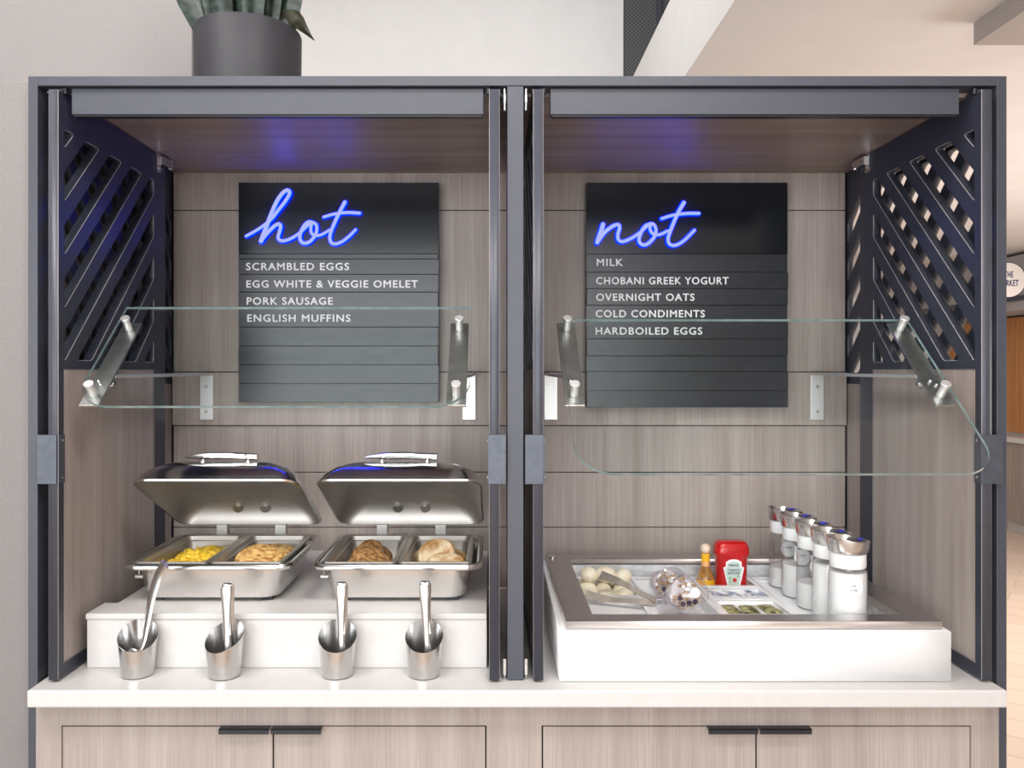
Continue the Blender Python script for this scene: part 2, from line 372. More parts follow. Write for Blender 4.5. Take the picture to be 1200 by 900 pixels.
# the far market counter on the right
XR = 4.95
struct('wall_right', M_ceil, XR+0.6, XR+0.7, -6, 10, 0, CZ0)
mk = thing('market_counter', (XR, 6.4, 0), 'taupe panelled market counter with a pale top and orange wood niche far right', 'counter')
bx('counter_base', M_market, mk, XR, XR+0.55, 5.2, 7.75, 0.10, 0.855)
bx('plinth', M_beam, mk, XR+0.01, XR+0.54, 5.2, 7.74, 0.0, 0.10)
bx('counter_top', M_quartz, mk, XR-0.03, XR+0.57, 5.18, 7.77, 0.855, 0.90)
bx('back_panel', M_orange, mk, XR+0.44, XR+0.57, 5.2, 9.6, 0.90, 2.08)
bx('header', M_fascia, mk, XR+0.0, XR+0.57, 5.2, 9.6, 2.10, CZ0-0.03)
bx('shelf_edge', M_slate, mk, XR-0.02, XR+0.02, 5.2, 9.6, 2.19, 2.235)
YS = 7.3; sx, sz, sr = X(1182, YS), Z(328, YS), 0.155
ms = thing('round_sign', (sx, YS, sz - sr), 'round cream sign with dark lettering hanging beside the far market counter', 'sign')
bm = nb(); cyl(bm, (sx, YS, sz), (sx, YS+0.03, sz), sr, 48); obj('sign_face', bm, M_disc, ms)
bm = nb(); loft(bm, [[(sx+r*math.cos(2*PI*k/48), y, sz+r*math.sin(2*PI*k/48)) for k in range(48)] for r, y in ((sr, YS-0.004), (sr+0.006, YS-0.004), (sr+0.006, YS+0.032), (sr, YS+0.032))], False, False); obj('rim', bm, M_slate, ms)
obj('lettering', text_bm('THE', sx-0.040, sx+0.040, sz+0.022, 0.058, YS-0.001), M_navy, ms)
obj('lettering', text_bm('MARKET', sx-0.088, sx+0.088, sz-0.055, 0.058, YS-0.001), M_navy, ms)
bm = nb(); cyl(bm, (sx+sr, YS+0.015, sz), (XR-0.003, YS+0.015, sz), 0.008); obj('bracket', bm, M_slate, ms)

# ------------------------------------------------------------------ counter and base cabinet
CT = 0.91                                  # counter top height (= ZC - 0.618)
CL, CR = -0.9035, 1.0095                   # between the posts
bm = nb(); poly = [(-0.898, 1.56), (1.0, 1.56), (1.0, 2.30), (-0.898, 2.30)]
prism(bm, poly, lambda u, v, d: (u, v, d), CT - 0.034, CT)
tag(obj('countertop', bm, M_quartz, bevel=0.004, seg=3), 'long white quartz countertop running below both open serving bays', 'countertop')
bc = thing('base_cabinet', (0.05, 1.9, 0), 'grey oak base cabinet with four flush doors under the white countertop', 'cabinet')
BY = 1.60; bz1 = CT - 0.036
def base_face():
    o = [(-0.902, 0.08), (1.008, 0.08), (1.008, bz1), (-0.902, bz1)]
    dt = Z(850, BY); db = 0.12
    hs = [[(X(a, BY), db), (X(b, BY), db), (X(b, BY), dt), (X(a, BY), dt)] for a, b in ((71.5, 570.5), (634.5, 1138.5))]
    return plate_with_holes(o, hs, 0.02, lambda u, v, d: (u, BY + 0.01 + d, v), 0.0005), dt, db
bmf, dt, db = base_face()
obj('face_frame', bmf, M_wood, bc)
bm = nb(); box(bm, -0.902, 1.008, 1.625, 2.29, 0.08, bz1); obj('carcass', bm, M_black, bc)
bx('plinth', M_slate, bc, -0.90, 1.0, 1.66, 2.28, 0, 0.08)
for a, b, ha, hb in ((73.5, 319.3, 259, 317.5), (321.3, 568.5, 319.5, 378), (636.5, 885.2, 828, 885.5), (887.2, 1136.5, 887.5, 948)):
    d = bx('door', M_wood, bc, X(a, BY), X(b, BY), BY, BY+0.018, db+0.003, dt-0.003, bevel=0.0008)
    hx0, hx1 = X(ha, BY), X(hb, BY)
    bm = nb(); box(bm, hx0, hx1, BY-0.016, BY+0.004, dt-0.0028, dt-0.0008); box(bm, hx0, hx1, BY-0.016, BY-0.0135, dt-0.011, dt-0.0008)
    obj('handle', bm, M_black, d, bevel=0.0005)

# ------------------------------------------------------------------ hutch
H = thing('serving_hutch', (0.052, 1.95, CT), 'tall slate blue serving hutch with grey oak back and lattice doors folded open', 'cabinet')
FY, BK = 1.61, 2.29
HT = Z(89, FY); TB = Z(101, FY)
XL0, XL1, XR0, XR1 = -0.9235, -0.9045, 1.0105, 1.0305
bm = nb(); box(bm, XL1, XR0, FY, BK+0.0225, TB+0.001, HT); obj('top_board', bm, M_slate, H, bevel=0.001)
for a, b in ((XL0, XL1), (XR0, XR1)):
    bx('post', M_slate, H, a, b, FY, FY+0.035, 0.0 if False else 0.004, HT, bevel=0.001)
bx('post', M_slate, H, X(594.5, FY), X(613.5, FY), FY, FY+0.09, CT+0.001, TB, bevel=0.001)
# fixed side panels with lattice of the opposite slant, oak below
def slots(u0, u1, v0, v1, pitch, wid, slant, off, ch=0.008):
    """diagonal slots clipped to a rectangle, corners chamfered"""
    def clip(poly, fa):
        out = []
        for i in range(len(poly)):
            p, q = poly[i], poly[(i+1) % len(poly)]; a, b = fa(p), fa(q)
            if a >= 0: out.append(p)
            if a*b < 0: t = a/(a-b); out.append((p[0]+(q[0]-p[0])*t, p[1]+(q[1]-p[1])*t))
        return out
    res = []; k = -40
    while k < 40:
        c = off + k*pitch; k += 1
        P = [(u0-1, c + slant*(-1)), (u1+1, c + slant*(u1-u0+1)), (u1+1, c + wid + slant*(u1-u0+1)), (u0-1, c + wid - slant)]
        for fa in (lambda p: p[0]-u0, lambda p: u1-p[0], lambda p: p[1]-v0, lambda p: v1-p[1]):
            P = clip(P, fa)
            if len(P) < 3: break
        if len(P) < 3: continue
        ar = abs(sum(P[i][0]*P[(i+1)%len(P)][1]-P[(i+1)%len(P)][0]*P[i][1] for i in range(len(P))))/2
        if ar < 0.0006: continue
        Q = []
        for i in range(len(P)):
            p0, p, q = Vector(P[i-1]), Vector(P[i]), Vector(P[(i+1) % len(P)])
            d0, d1 = p0-p, q-p
            if d0.length < 1e-5 or d1.length < 1e-5: continue
            e = min(ch, d0.length*0.4, d1.length*0.4)
            s_, t_ = p + d0.normalized()*e, p + d1.normalized()*e
            mid = (s_ + t_)*0.25 + p*0.5
            Q += [tuple(s_), tuple(mid), tuple(t_)]
        res.append(Q)
    return res
LZ0, LZ1 = ZC + 0.022, ZC + 0.487
for xf, sgn in ((XL1, -1), (XR0, 1)):
    y0, y1 = FY + 0.04, BK + 0.018
    o = [(y0, CT+0.002), (y1, CT+0.002), (y1, TB), (y0, TB)]
    hs = slots(y0+0.03, y1-0.022, ZC-0.005, LZ1, 0.107, 0.061, -1.0, ZC+0.75)
    hs.append([(y0+0.03, CT+0.03), (y1-0.022, CT+0.03), (y1-0.022, ZC-0.035), (y0+0.03, ZC-0.035)])
    sp = obj('side_panel', plate_with_holes(o, hs, 0.016, lambda u, v, d: (xf + sgn*(0.009) + d, u, v)), [M_slate, M_face], H)
    for p in sp.data.polygons:
        if abs(p.normal.x) > 0.95: p.material_index = 1
    bx('infill_panel', M_wood, sp, min(xf, xf+sgn*0.012), max(xf, xf+sgn*0.012), y0+0.0305, y1-0.0225, CT+0.0305, ZC-0.0355, bevel=0)
# back boards
ys = [200, 246.5, 436, 498.5, 553.5, 618, 704]
for i in range(6):
    za, zb = Z(ys[i+1], BK), Z(ys[i], BK)
    yo = BK - (0.010 if i == 2 else 0)
    x0, x1 = XL1+0.004, XR0-0.004
    if i == 5: za = CT + 0.002
    bx('back_board', M_wood, H, x0, x1, yo, BK+0.018, za+0.0012, zb-0.0012, bevel=0.0008)
bx('backing', M_black, H, XL0+0.001, XR1-0.001, BK+0.0185, BK+0.0225, CT+0.001, TB-0.001, bevel=0)
CE = Z(203, BK)
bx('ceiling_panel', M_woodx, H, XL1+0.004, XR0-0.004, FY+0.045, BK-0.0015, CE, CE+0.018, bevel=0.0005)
VYF = 1.62
for a, b in ((84, 566.5), (645, 1124)):
    v = bx('valance', M_slate, H, X(a, VYF), X(b, VYF), VYF, VYF+0.02, Z(134, VYF), Z(103.5, VYF), bevel=0.001)
    bx('shadow_batten', M_black, v, X(a, VYF)+0.003, X(b, VYF)-0.003, VYF+0.003, VYF+0.018, Z(136, VYF), Z(134, VYF)-0.0002, bevel=0)
# folding doors
DY0, DY1 = 1.60, 2.125
def fold_door(xa, xb, inner, handle, hinge=True):
    """xa..xb thickness; inner = +1 when the room of the bay lies towards +x; handle = x range of the edge pull"""
    zb, zt = CT + 0.006, ZC + 0.558
    o = [(DY0, zb), (DY1, zb), (DY1, zt), (DY0, zt)]
    hs = slots(DY0+0.022, DY1-0.072, LZ0, LZ1, 0.1075, 0.061, 1.0, ZC+0.018)
    hole = [(DY0+0.020, zb+0.026), (DY1-0.070, zb+0.026), (DY1-0.070, ZC+0.004), (DY0+0.020, ZC+0.004)]
    xm, t = (xa+xb)/2, xb-xa
    d = obj('lattice_door', plate_with_holes(o, hs + [hole], t, lambda u, v, q: (xm + q, u, v), 0.0008), [M_slate, M_lip, M_face], H)
    for p in d.data.polygons:
        if 0.25 < abs(p.normal.x) < 0.95: p.material_index = 1
        elif p.center.y + 1.95 > DY0 + 0.002: p.material_index = 2
    bx('infill_panel', M_wood, d, xa+0.002, xb-0.002, DY0+0.0205, DY1-0.0705, zb+0.0265, ZC+0.0035, bevel=0)
    z0, z1 = Z(567, DY0), Z(509.5, DY0)
    xi = xb if inner > 0 else xa
    bm = nb(); box(bm, handle[0], handle[1], DY0-0.0035, DY0-0.0005, z0, z1)
    box(bm, min(xi, xi+inner*0.0025), max(xi, xi+inner*0.0025), DY0-0.0035, DY0+0.02, z0, z1)
    obj('edge_pull', bm, M_pull, d, bevel=0.0004)
    for z in (z0+0.012, z1-0.012):
        bm = nb(); cyl(bm, (xi+inner*0.0025, DY0+0.010, z), (xi+inner*0.0035, DY0+0.010, z), 0.0025, 10); obj('screw', bm, M_chrome, d)
    # hinge at the back top, chrome
    zh = Z(192, DY1); bm = nb()
    box(bm, min(xi, xi+inner*0.004), max(xi, xi+inner*0.004), DY1-0.058, DY1-0.036, zh-0.034, zh+0.034)
    box(bm, min(xi+inner*0.004, xi+inner*0.014), max(xi+inner*0.004, xi+inner*0.014), DY1-0.044, DY1+0.012, zh-0.012, zh+0.008)
    cyl(bm, (xi+inner*0.008, DY1+0.012, zh-0.014), (xi+inner*0.008, DY1+0.012, zh+0.010), 0.007, 12)
    cyl(bm, (xi+inner*0.004, DY1-0.047, zh+0.022), (xi+inner*0.006, DY1-0.047, zh+0.022), 0.004, 10)
    cyl(bm, (xi+inner*0.004, DY1-0.047, zh-0.022), (xi+inner*0.006, DY1-0.047, zh-0.022), 0.004, 10)
    if hinge: obj('hinge', bm, M_chrome, d, bevel=0.0005)
    else: bm.free()
    bm = nb(); box(bm, xm-0.012, xm+0.012, DY0+0.012, DY0+0.05, zt+0.0015, zt+0.006); cyl(bm, (xm+inner*0.012, DY0+0.02, zt-0.002), (xm+inner*0.012, DY0+0.02, zt+0.009), 0.0055, 12)
    obj('track_roller', bm, M_black, d)
    return d
fold_door(X(57, DY0), X(68.5, DY0), 1, (X(44.5, DY0), X(67, DY0)))
fold_door(X(573.2, DY0), X(585.5, DY0), -1, (X(572.8, DY0), X(592.8, DY0)), False)
fold_door(X(624.8, DY0), X(637, DY0), 1, (X(615.4, DY0), X(636.8, DY0)), False)
fold_door(X(1150, DY0), X(1162, DY0), -1, (X(1150, DY0), X(1173.5, DY0)))
for xx in (X(591.5, FY), X(616.6, FY)):
    bm = nb(); cyl(bm, (xx, FY+0.012, TB-0.045), (xx, FY+0.012, TB-0.002), 0.0038, 12); cyl(bm, (xx, FY+0.012, TB-0.03), (xx, FY+0.012, TB-0.015), 0.0055, 12)
    obj('pivot_pin', bm, M_chrome, H)
    bm = nb(); box(bm, xx-0.0028, xx+0.0028, FY+0.004, FY+0.03, CT+0.010, CT+0.042); cyl(bm, (xx, FY+0.002, CT+0.03), (xx, FY+0.006, CT+0.03), 0.003, 10)
    cyl(bm, (xx, FY+0.012, CT+0.0005), (xx, FY+0.012, CT+0.012), 0.0035, 10)
    obj('pivot_bracket', bm, M_dsteel, H)

# ------------------------------------------------------------------ menu boards
SY = 2.248
def neon(pts_list, conv, parent):
    bm = nb(); bh = nb()
    side = lambda T: T.cross(Vector((0, 1, 0)))
    for pts, w0, w1 in pts_list:
        P = [Vector(conv(a, b)) for a, b in catmull([(x, y, 0) for x, y in pts], 7) for a, b in [(a, b)]] if False else [Vector(conv(q.x, q.y)) for q in catmull([(x, y, 0) for x, y in pts], 7)]
        w0, w1 = w0*0.84, w1*0.84
        wf = lambda t, w0=w0, w1=w1: w0 + (w1-w0)*t
        sweep(bm, P, wf, 0.0028, side, 10)
        for p in (P[0], P[-1]): ball(bm, p, (w0 if p is P[0] else w1), 1, 0.6, 1, 12)
        Q = [p + Vector((0, 0.0055, 0)) for p in P]  # wider emissive copy behind the strokes stands in for their glow
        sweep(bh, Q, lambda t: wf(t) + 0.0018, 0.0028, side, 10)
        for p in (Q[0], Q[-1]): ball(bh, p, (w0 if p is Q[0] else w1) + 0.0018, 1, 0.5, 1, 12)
    obj('neon_script', bm, M_neon, parent, smooth=True)
    tag(obj('script_halo', bh, M_halo, parent, smooth=True), label='deep blue glow halo around the script, built as a strip')
def menu_board(x0, x1, yt, yb, seams, lines, strokes, sc, ox, oy, label):
    a, b = X(x0, SY), X(x1, SY)
    t = thing('menu_board', ((a+b)/2, SY+0.03, Z(yb, SY)), label, 'sign', 'menu boards on the oak back wall')
    bx('backboard', M_board, t, a, b, SY+0.008, BK-0.0115, Z(yb, SY), Z(yt, SY))
    bx('header_panel', M_board, t, a, b, SY, SY+0.0078, Z(seams[0], SY)+0.0006, Z(yt, SY), bevel=0.0006)
    ed = seams + [yb]; slats = []
    for i in range(len(ed)-1):
        dy = 0.0008 * ((i*7) % 3)
        slats.append(bx('letter_slat', M_slat, t, a+0.0006*(i % 3), b+0.001*((i*5) % 3)-0.001, SY-0.001-dy, SY+0.0078, Z(ed[i+1], SY)+0.0005, Z(ed[i], SY)-0.0005, bevel=0.0007))
    for s, xa, xb, yb_ in lines:
        k = max(i for i in range(len(ed)-1) if ed[i] < yb_ - 4)
        obj('lettering', text_bm(s, X(xa, SY), X(xb, SY), Z(yb_, SY), 8.7*SY/F, SY-0.0032, 1.15), M_letter, slats[k])
    neon(strokes, lambda u, v: (X(ox + u/sc, SY), SY-0.012, Z(oy + v/sc, SY)), t)
    return t
hot = [
 ([(72,352),(120,326),(165,297),(215,256),(255,205),(290,160),(314,122),(318,100),(302,93),(276,112),(246,156),(215,225),(190,292),(168,350),(157,380)], 0.0042, 0.0072),
 ([(157,380),(185,343),(225,302),(254,284),(268,296),(262,326),(254,356),(262,375),(290,379),(335,362),(380,331),(418,296),(448,276)], 0.0060, 0.0042),
 ([(448,276),(424,274),(400,296),(381,335),(378,370),(395,391),(425,389),(455,362),(472,326),(470,290),(450,277),(440,300),(442,332),(462,349),(500,344),(545,318)], 0.0056, 0.0042),
 ([(632,160),(600,221),(570,286),(549,345),(552,384),(576,397),(616,384),(660,350),(693,316)], 0.0058, 0.0042),
 ([(512,244),(570,228),(640,219),(716,222)], 0.0042, 0.0048)]
nott = [
 ([(97,272),(86,310),(73,345),(66,368)], 0.0068, 0.0066),
 ([(66,368),(104,316),(148,282),(178,273),(186,290),(177,325),(180,354),(202,364),(242,350),(290,320),(330,284),(356,268)], 0.0058, 0.0044),
 ([(356,268),(325,281),(299,320),(291,360),(310,381),(340,374),(372,340),(382,302),(372,274),(357,270),(350,296),(366,322),(402,326),(446,306)], 0.0056, 0.0044),
 ([(533,154),(500,211),(466,290),(448,345),(455,377),(486,384),(531,360),(590,302)], 0.0058, 0.0044),
 ([(413,240),(470,223),(540,213),(614,212)], 0.0044, 0.0048)]
menu_board(279.5, 514, 214, 471.5, [297.5, 303.5, 321.5, 342.3, 361.8, 383.3, 405.4, 427.4, 449.4],
    [('SCRAMBLED EGGS', 289, 409.2, 316.6), ('EGG WHITE & VEGGIE OMELET', 289.4, 489.6, 337), ('PORK SAUSAGE', 289.8, 390.2, 357), ('ENGLISH MUFFINS', 290.4, 410.8, 377)],
    hot, 4.865, 275, 205, 'charcoal menu board with glowing blue script hot, listing eggs and sausage')
menu_board(687, 923, 214, 477.5, [297.8, 319, 338.2, 357.8, 376, 397, 417, 435.2, 457.8],
    [('MILK', 699.3, 729.4, 311.8), ('CHOBANI GREEK YOGURT', 698.6, 853.2, 333.2), ('OVERNIGHT OATS', 698.6, 813.3, 352.5), ('COLD CONDIMENTS', 698, 825.4, 371.8), ('HARDBOILED EGGS', 698, 822.4, 392)],
    nott, 4.616, 685, 205, 'charcoal menu board with glowing blue script not, listing milk and yogurt')

# ------------------------------------------------------------------ sneeze guards
TV = Vector((0, -0.16, -0.141)).normalized(); NV = Vector((0, TV.z, -TV.y))
if NV.z < 0: NV = -NV
PT = Vector((0, 1.78, ZC + 0.096))
def pane_pt(x, s, d): return Vector((x, 0, 0)) + PT + TV*s + NV*d
def s_of_y(yy): return (yy - 1.78)/TV.y
def sneeze_guard(xl, xr, ytop, ybot, straps, plates, label):
    s0, s1 = s_of_y(ytop), s_of_y(ybot); r = 0.075
    t = thing('sneeze_guard', ((xl+xr)/2, BK-0.012, ZC-0.13), label, 'sneeze guard', 'glass sneeze guards')
    poly = [(xl, s0), (xr, s0)]
    for k in range(11): a = PI/2*k/10; poly.append((xr - r + r*math.cos(a), s1 - r + r*math.sin(a)))
    for k in range(11): a = PI/2 + PI/2*k/10; poly.append((xl + r + r*math.cos(a), s1 - r + r*math.sin(a)))
    bm = nb(); prism(bm, poly, lambda u, v, d: pane_pt(u, v, d), -0.003, 0.003)
    g = obj('glass_pane', bm, [M_glass, M_edge], t)
    for p in g.data.polygons:
        if abs(p.normal.dot(NV)) < 0.9: p.material_index = 1
    for xs, xp in zip(straps, plates):
        sa, sb = s_of_y(1.80), s_of_y(1.60)
        bm = nb(); q = [(xs-0.02, sa), (xs+0.02, sa), (xs+0.02, sb), (xs-0.02, sb)]
        prism(bm, q, lambda u, v, d: pane_pt(u, v, d), -0.013, -0.0075)
        st = obj('strap', bm, M_dsteel, t, bevel=0.001)
        for sk in (s_of_y(1.782), s_of_y(1.622)):
            bm = nb(); cyl(bm, pane_pt(xs, sk, -0.0074), pane_pt(xs, sk, 0.020), 0.0078, 20); cyl(bm, pane_pt(xs, sk, 0.0202), pane_pt(xs, sk, 0.026), 0.0098, 20)
            obj('knob', bm, M_plate, st, smooth=True, bevel=0.0008)
        za = ZC - 0.008
        ya = 1.685
        bm = nb()
        xc = xp
        sw = [Vector((xs, ya, za-0.003)), Vector((xs+(xc-xs)*0.5, 1.98, za-0.002)), Vector((xc, BK-0.024, za))]
        sweep(bm, sw, 0.0185, 0.0036, lambda T: Vector((1, 0, 0)), square=True)
        box(bm, xc-0.0185, xc+0.0185, BK-0.0175, BK-0.0105, Z(491.5, BK), za+0.0036)
        sweep(bm, [Vector((xc, BK-0.0245, za)), Vector((xc, BK-0.0176, za))], 0.0185, 0.0036, lambda T: Vector((1, 0, 0)), square=True)
        ar = obj('support_arm', bm, M_plate, t, bevel=0.0008)
        for zz in (Z(453, BK), Z(482, BK)):
            bm = nb(); cyl(bm, (xc, BK-0.0195, zz), (xc, BK-0.0174, zz), 0.0045, 12); obj('screw', bm, M_dsteel, ar)
        bm = nb()
        box(bm, xs-0.010, xs+0.010, ya-0.012, ya+0.016, za-0.030, za-0.0075)
        for ddx in (-0.016, 0.016): cyl(bm, (xs+ddx*0.6, ya, za-0.018), (xs+ddx, ya, za-0.018), 0.007, 12)
        cyl(bm, (xs, ya+0.006, za-0.0065), (xs, ya+0.006, za+0.010), 0.004, 10)
        obj('clevis', bm, M_chrome, ar, bevel=0.001)
        for k in (-1, 1):
            bm = nb(); ball(bm, pane_pt(xs + k*0.004, s_of_y(1.648)+k*0.006, -0.006), 0.0045, n=12); obj('rivet', bm, M_chrome, st, smooth=True)
    return t
sneeze_guard(-0.828, -0.042, 1.834, 1.591, (-0.801, -0.069), (X(244.3, BK), X(550, BK)), 'smaller tilted glass sneeze guard over the two chafing dishes')
sneeze_guard(0.155, 0.929, 1.800, 1.459, (0.168, 0.907), (X(645, BK), X(955, BK)), 'larger tilted glass sneeze guard over the cold well, reaching past the counter')

# ------------------------------------------------------------------ riser
RZ = ZC - 0.504
bm = nb(); poly = [(-0.840, 1.678), (-0.008, 1.678), (-0.008, 2.27), (-0.811, 2.27), (-0.811, 1.755), (-0.840, 1.755)]
rs = thing('riser_shelf', (-0.42, 1.97, CT), 'low white riser shelf carrying the chafing dishes on the countertop', 'riser')
prism(bm, poly, lambda u, v, d: (u, v, d), CT + 0.0005, RZ - 0.0125); obj('riser_body', bm, M_quartz, rs, bevel=0.001)
bm = nb(); poly2 = [(-0.842, 1.675), (-0.008, 1.675), (-0.008, 2.27), (-0.812, 2.27), (-0.812, 1.756), (-0.842, 1.756)]
prism(bm, poly2, lambda u, v, d: (u, v, d), RZ - 0.012, RZ); obj('riser_top', bm, M_quartz, rs, bevel=0.002)

# ------------------------------------------------------------------ chafing dishes
def chafer(cx, label):
    cy = 1.897; z0 = RZ
    t = thing('chafing_dish', (cx, cy, z0), label, 'chafing dish', 'chafing dishes on the white riser')
    R = lambda z, hw, hd, r: rrect(cx, cy, z0 + z, hw, hd, r, 6)
    bm = nb()
    loft(bm, [R(0.006, 0.140, 0.128, 0.04), R(0.010, 0.147, 0.135, 0.04), R(0.03, 0.153, 0.141, 0.04), R(0.074, 0.160, 0.149, 0.04), R(0.074, 0.154, 0.143, 0.036), R(0.014, 0.142, 0.131, 0.036)])
    obj('body', bm, M_steel, t, smooth=True)
    bm = nb()
    loft(bm, [R(0.0755, 0.160, 0.149, 0.04), R(0.075, 0.178, 0.162, 0.035), R(0.077, 0.1835, 0.1675, 0.033), R(0.083, 0.185, 0.169, 0.033), R(0.088, 0.1825, 0.1665, 0.033),
              R(0.089, 0.178, 0.162, 0.032), R(0.086, 0.171, 0.155, 0.03), R(0.076, 0.1655, 0.150, 0.028), R(0.0755, 0.160, 0.149, 0.028)], False, False)
    obj('rim', bm, M_polish, t, smooth=True)
    for sx in (-1, 1):
        for sy in (-1, 1):
            bm = nb(); box(bm, cx+sx*0.12-0.012, cx+sx*0.12+0.012, cy+sy*0.108-0.012, cy+sy*0.108+0.012, z0, z0+0.0065); obj('foot', bm, M_black, t)
    # valve on the left
    bm = nb(); cyl(bm, (cx-0.166, cy-0.11, z0+0.055), (cx-0.166, cy-0.11, z0+0.0752), 0.002, 8); cyl(bm, (cx-0.173, cy-0.11, z0+0.05), (cx-0.156, cy-0.11, z0+0.05), 0.0055, 12); obj('drain_knob', bm, M_dsteel, t)
    # hinge block behind
    bm = nb(); box(bm, cx-0.09, cx+0.09, cy+0.171, cy+0.185, z0+0.076, z0+0.086)
    for sx in (-0.075, 0.075): box(bm, cx+sx-0.014, cx+sx+0.014, cy+0.1655, cy+0.187, z0+0.0875, z0+0.112)
    obj('hinge', bm, M_dsteel, t, bevel=0.001)
    # lid, hinged at the back
    hy, hz, th = cy + 0.175, z0 + 0.110, math.radians(27.2)
    def LP(x, d, h):      # x across, d from hinge to front edge, h above the opening plane
        return (cx + x, hy - d*math.cos(th) + h*math.sin(th), hz + d*math.sin(th) + h*math.cos(th))
    def LR(h, hw, hd, r, dc=0.168): return [LP(px, dc + py, h) for px, py, _ in rrect(0, 0, 0, hw, hd, r, 6)]
    out = [(-0.001, .1835, .167, .035), (0.003, .186, .169, .036), (0.009, .183, .166, .036), (0.022, .178, .161, .04), (0.040, .166, .149, .045), (0.056, .148, .131, .05), (0.067, .126, .110, .05), (0.072, .100, .088, .05), (0.074, .06, .05, .045)]
    inn = [(0.072, .06, .05, .045), (0.070, .098, .086, .05), (0.065, .124, .108, .05), (0.054, .146, .129, .05), (0.038, .163, .147, .045), (0.020, .175, .158, .04), (0.006, .179, .162, .036), (-0.001, .180, .163, .035)]
    bm = nb(); loft(bm, [LR(*a) for a in inn] + [LR(*a) for a in out])
    nin = (len(inn) - 1) * 28 + 1
    lid = obj('lid', bm, [M_polish, M_inner], t, smooth=True)
    for k, p in enumerate(lid.data.polygons):
        if k < (len(inn) - 1) * 28 or k == (len(inn) + len(out) - 1) * 28: p.material_index = 1

    for sx in (-0.035, 0.035):
        bm = nb(); cyl(bm, LP(sx, 0.0235, 0.0375), LP(sx, 0.0262, 0.0345), 0.0125, 20); cyl(bm, LP(sx, 0.0263, 0.0344), LP(sx, 0.0272, 0.0334), 0.0085, 20); obj('vent_disc', bm, M_dsteel, lid, smooth=True)
    bm = nb()
    for a, b in ((-0.155, -0.10), (-0.055, 0.075), (0.115, 0.165)):
        q = [LP(a, 0.322, 0.003), LP(b, 0.322, 0.003), LP(b, 0.330, 0.003), LP(a, 0.330, 0.003)]; q2 = [LP(a, 0.322, 0.008), LP(b, 0.322, 0.008), LP(b, 0.330, 0.008), LP(a, 0.330, 0.008)]
        va = [bm.verts.new(p) for p in q]; vb = [bm.verts.new(p) for p in q2]; bm.faces.new(va); bm.faces.new(vb[::-1])
        for i in range(4): bm.faces.new((va[i], vb[i], vb[(i+1)%4], va[(i+1)%4]))
    obj('inner_clip', bm, M_plate, lid)
    P = [Vector(LP(x, 0.290, 0.072 + 0.004*math.cos(x*18))) for x in [(-0.088 + 0.168*k/24) for k in range(25)]]
    bm = nb()
    sweep(bm, P, lambda q: 0.0145*min(1, 0.12 + math.sin(PI*min(1, q*1.12))**0.7 if q < 0.82 else 0.72 + (q-0.82)*1.4), lambda q: 0.0075*min(1, 0.2 + 2.5*q), lambda T: Vector(LP(0, 1, 0)) - Vector(LP(0, 0, 0)), 12)
    ha = obj('lid_handle', bm, M_chrome, lid, smooth=True)
    for sx in (-0.045, 0.058):
        bm = nb(); cyl(bm, LP(sx, 0.287, 0.044), LP(sx, 0.289, 0.066), 0.005, 14, 0.0035); ball(bm, LP(sx, 0.288, 0.058), 0.0078, n=14)
        obj('handle_post', bm, M_chrome, lid, smooth=True)
    return t, cx, cy, z0
def half_pan(cx, cy, z0, hw, hd, label, dep=0.062):
    t = thing('food_pan', (cx, cy, z0 - dep), label, 'pan', 'steel pans in the chafing dishes')
    R = lambda z, a, b, r: rrect(cx, cy, z0 + z, a, b, r, 5)
    bm = nb()
    loft(bm, [R(-0.003, hw, hd, .012), R(0.0015, hw, hd, .012), R(0.002, hw-.003, hd-.003, .012), R(0.0, hw-.011, hd-.012, .014), R(-0.010, hw-.0125, hd-.0135, .016), R(-0.012, hw-.0155, hd-.0165, .016), R(-dep+.010, hw-.019, hd-.020, .018), R(-dep+.002, hw-.026, hd-.027, .018),
              R(-dep, hw-.025, hd-.026, .018), R(-dep+.008, hw-.0165, hd-.0175, .018), R(-0.012, hw-.0135, hd-.0145, .016), R(-0.003, hw-.0095, hd-.0105, .014)], True, True)
    # the first ring is the underside of the lip: remove the cap that would close it
    bm.faces.ensure_lookup_table()
    big = [f for f in bm.faces if len(f.verts) > 6]
    bmesh.ops.delete(bm, geom=big, context='FACES_ONLY')
    vs = {}
    bm.verts.ensure_lookup_table(); n = 24
    ring = lambda k: bm.verts[k*n:(k+1)*n]
    r0, r1 = ring(11), ring(0)
    for i in range(n): bm.faces.new((r0[i], r0[(i+1)%n], r1[(i+1)%n], r1[i]))
    bm.faces.new(ring(7)); bm.faces.new(ring(8)[::-1])
    for f in [f for f in bm.faces if set(f.verts) <= set(ring(7)) | set(ring(8)) and len(f.verts) == 4]: bmesh.ops.delete(bm, geom=[f], context='FACES_ONLY')
    obj('pan_body', bm, M_inner, t, smooth=True)
    return cx, cy, z0 - dep
C1 = chafer(-0.613, 'open steel chafing dish holding scrambled eggs and folded omelets')
C2 = chafer(-0.203, 'open steel chafing dish holding sausage patties and English muffins')
pans = []
for (t, cx, cy, z0), (la, lb) in ((C1, ('steel half pan of yellow scrambled eggs', 'steel half pan of browned omelets')), (C2, ('steel half pan of browned sausage patties', 'steel half pan of toasted English muffins'))):
    for sx, lab in ((-0.0815, la), (0.0815, lb)): pans.append(half_pan(cx + sx, cy, z0 + 0.0885, 0.081, 0.148, lab))

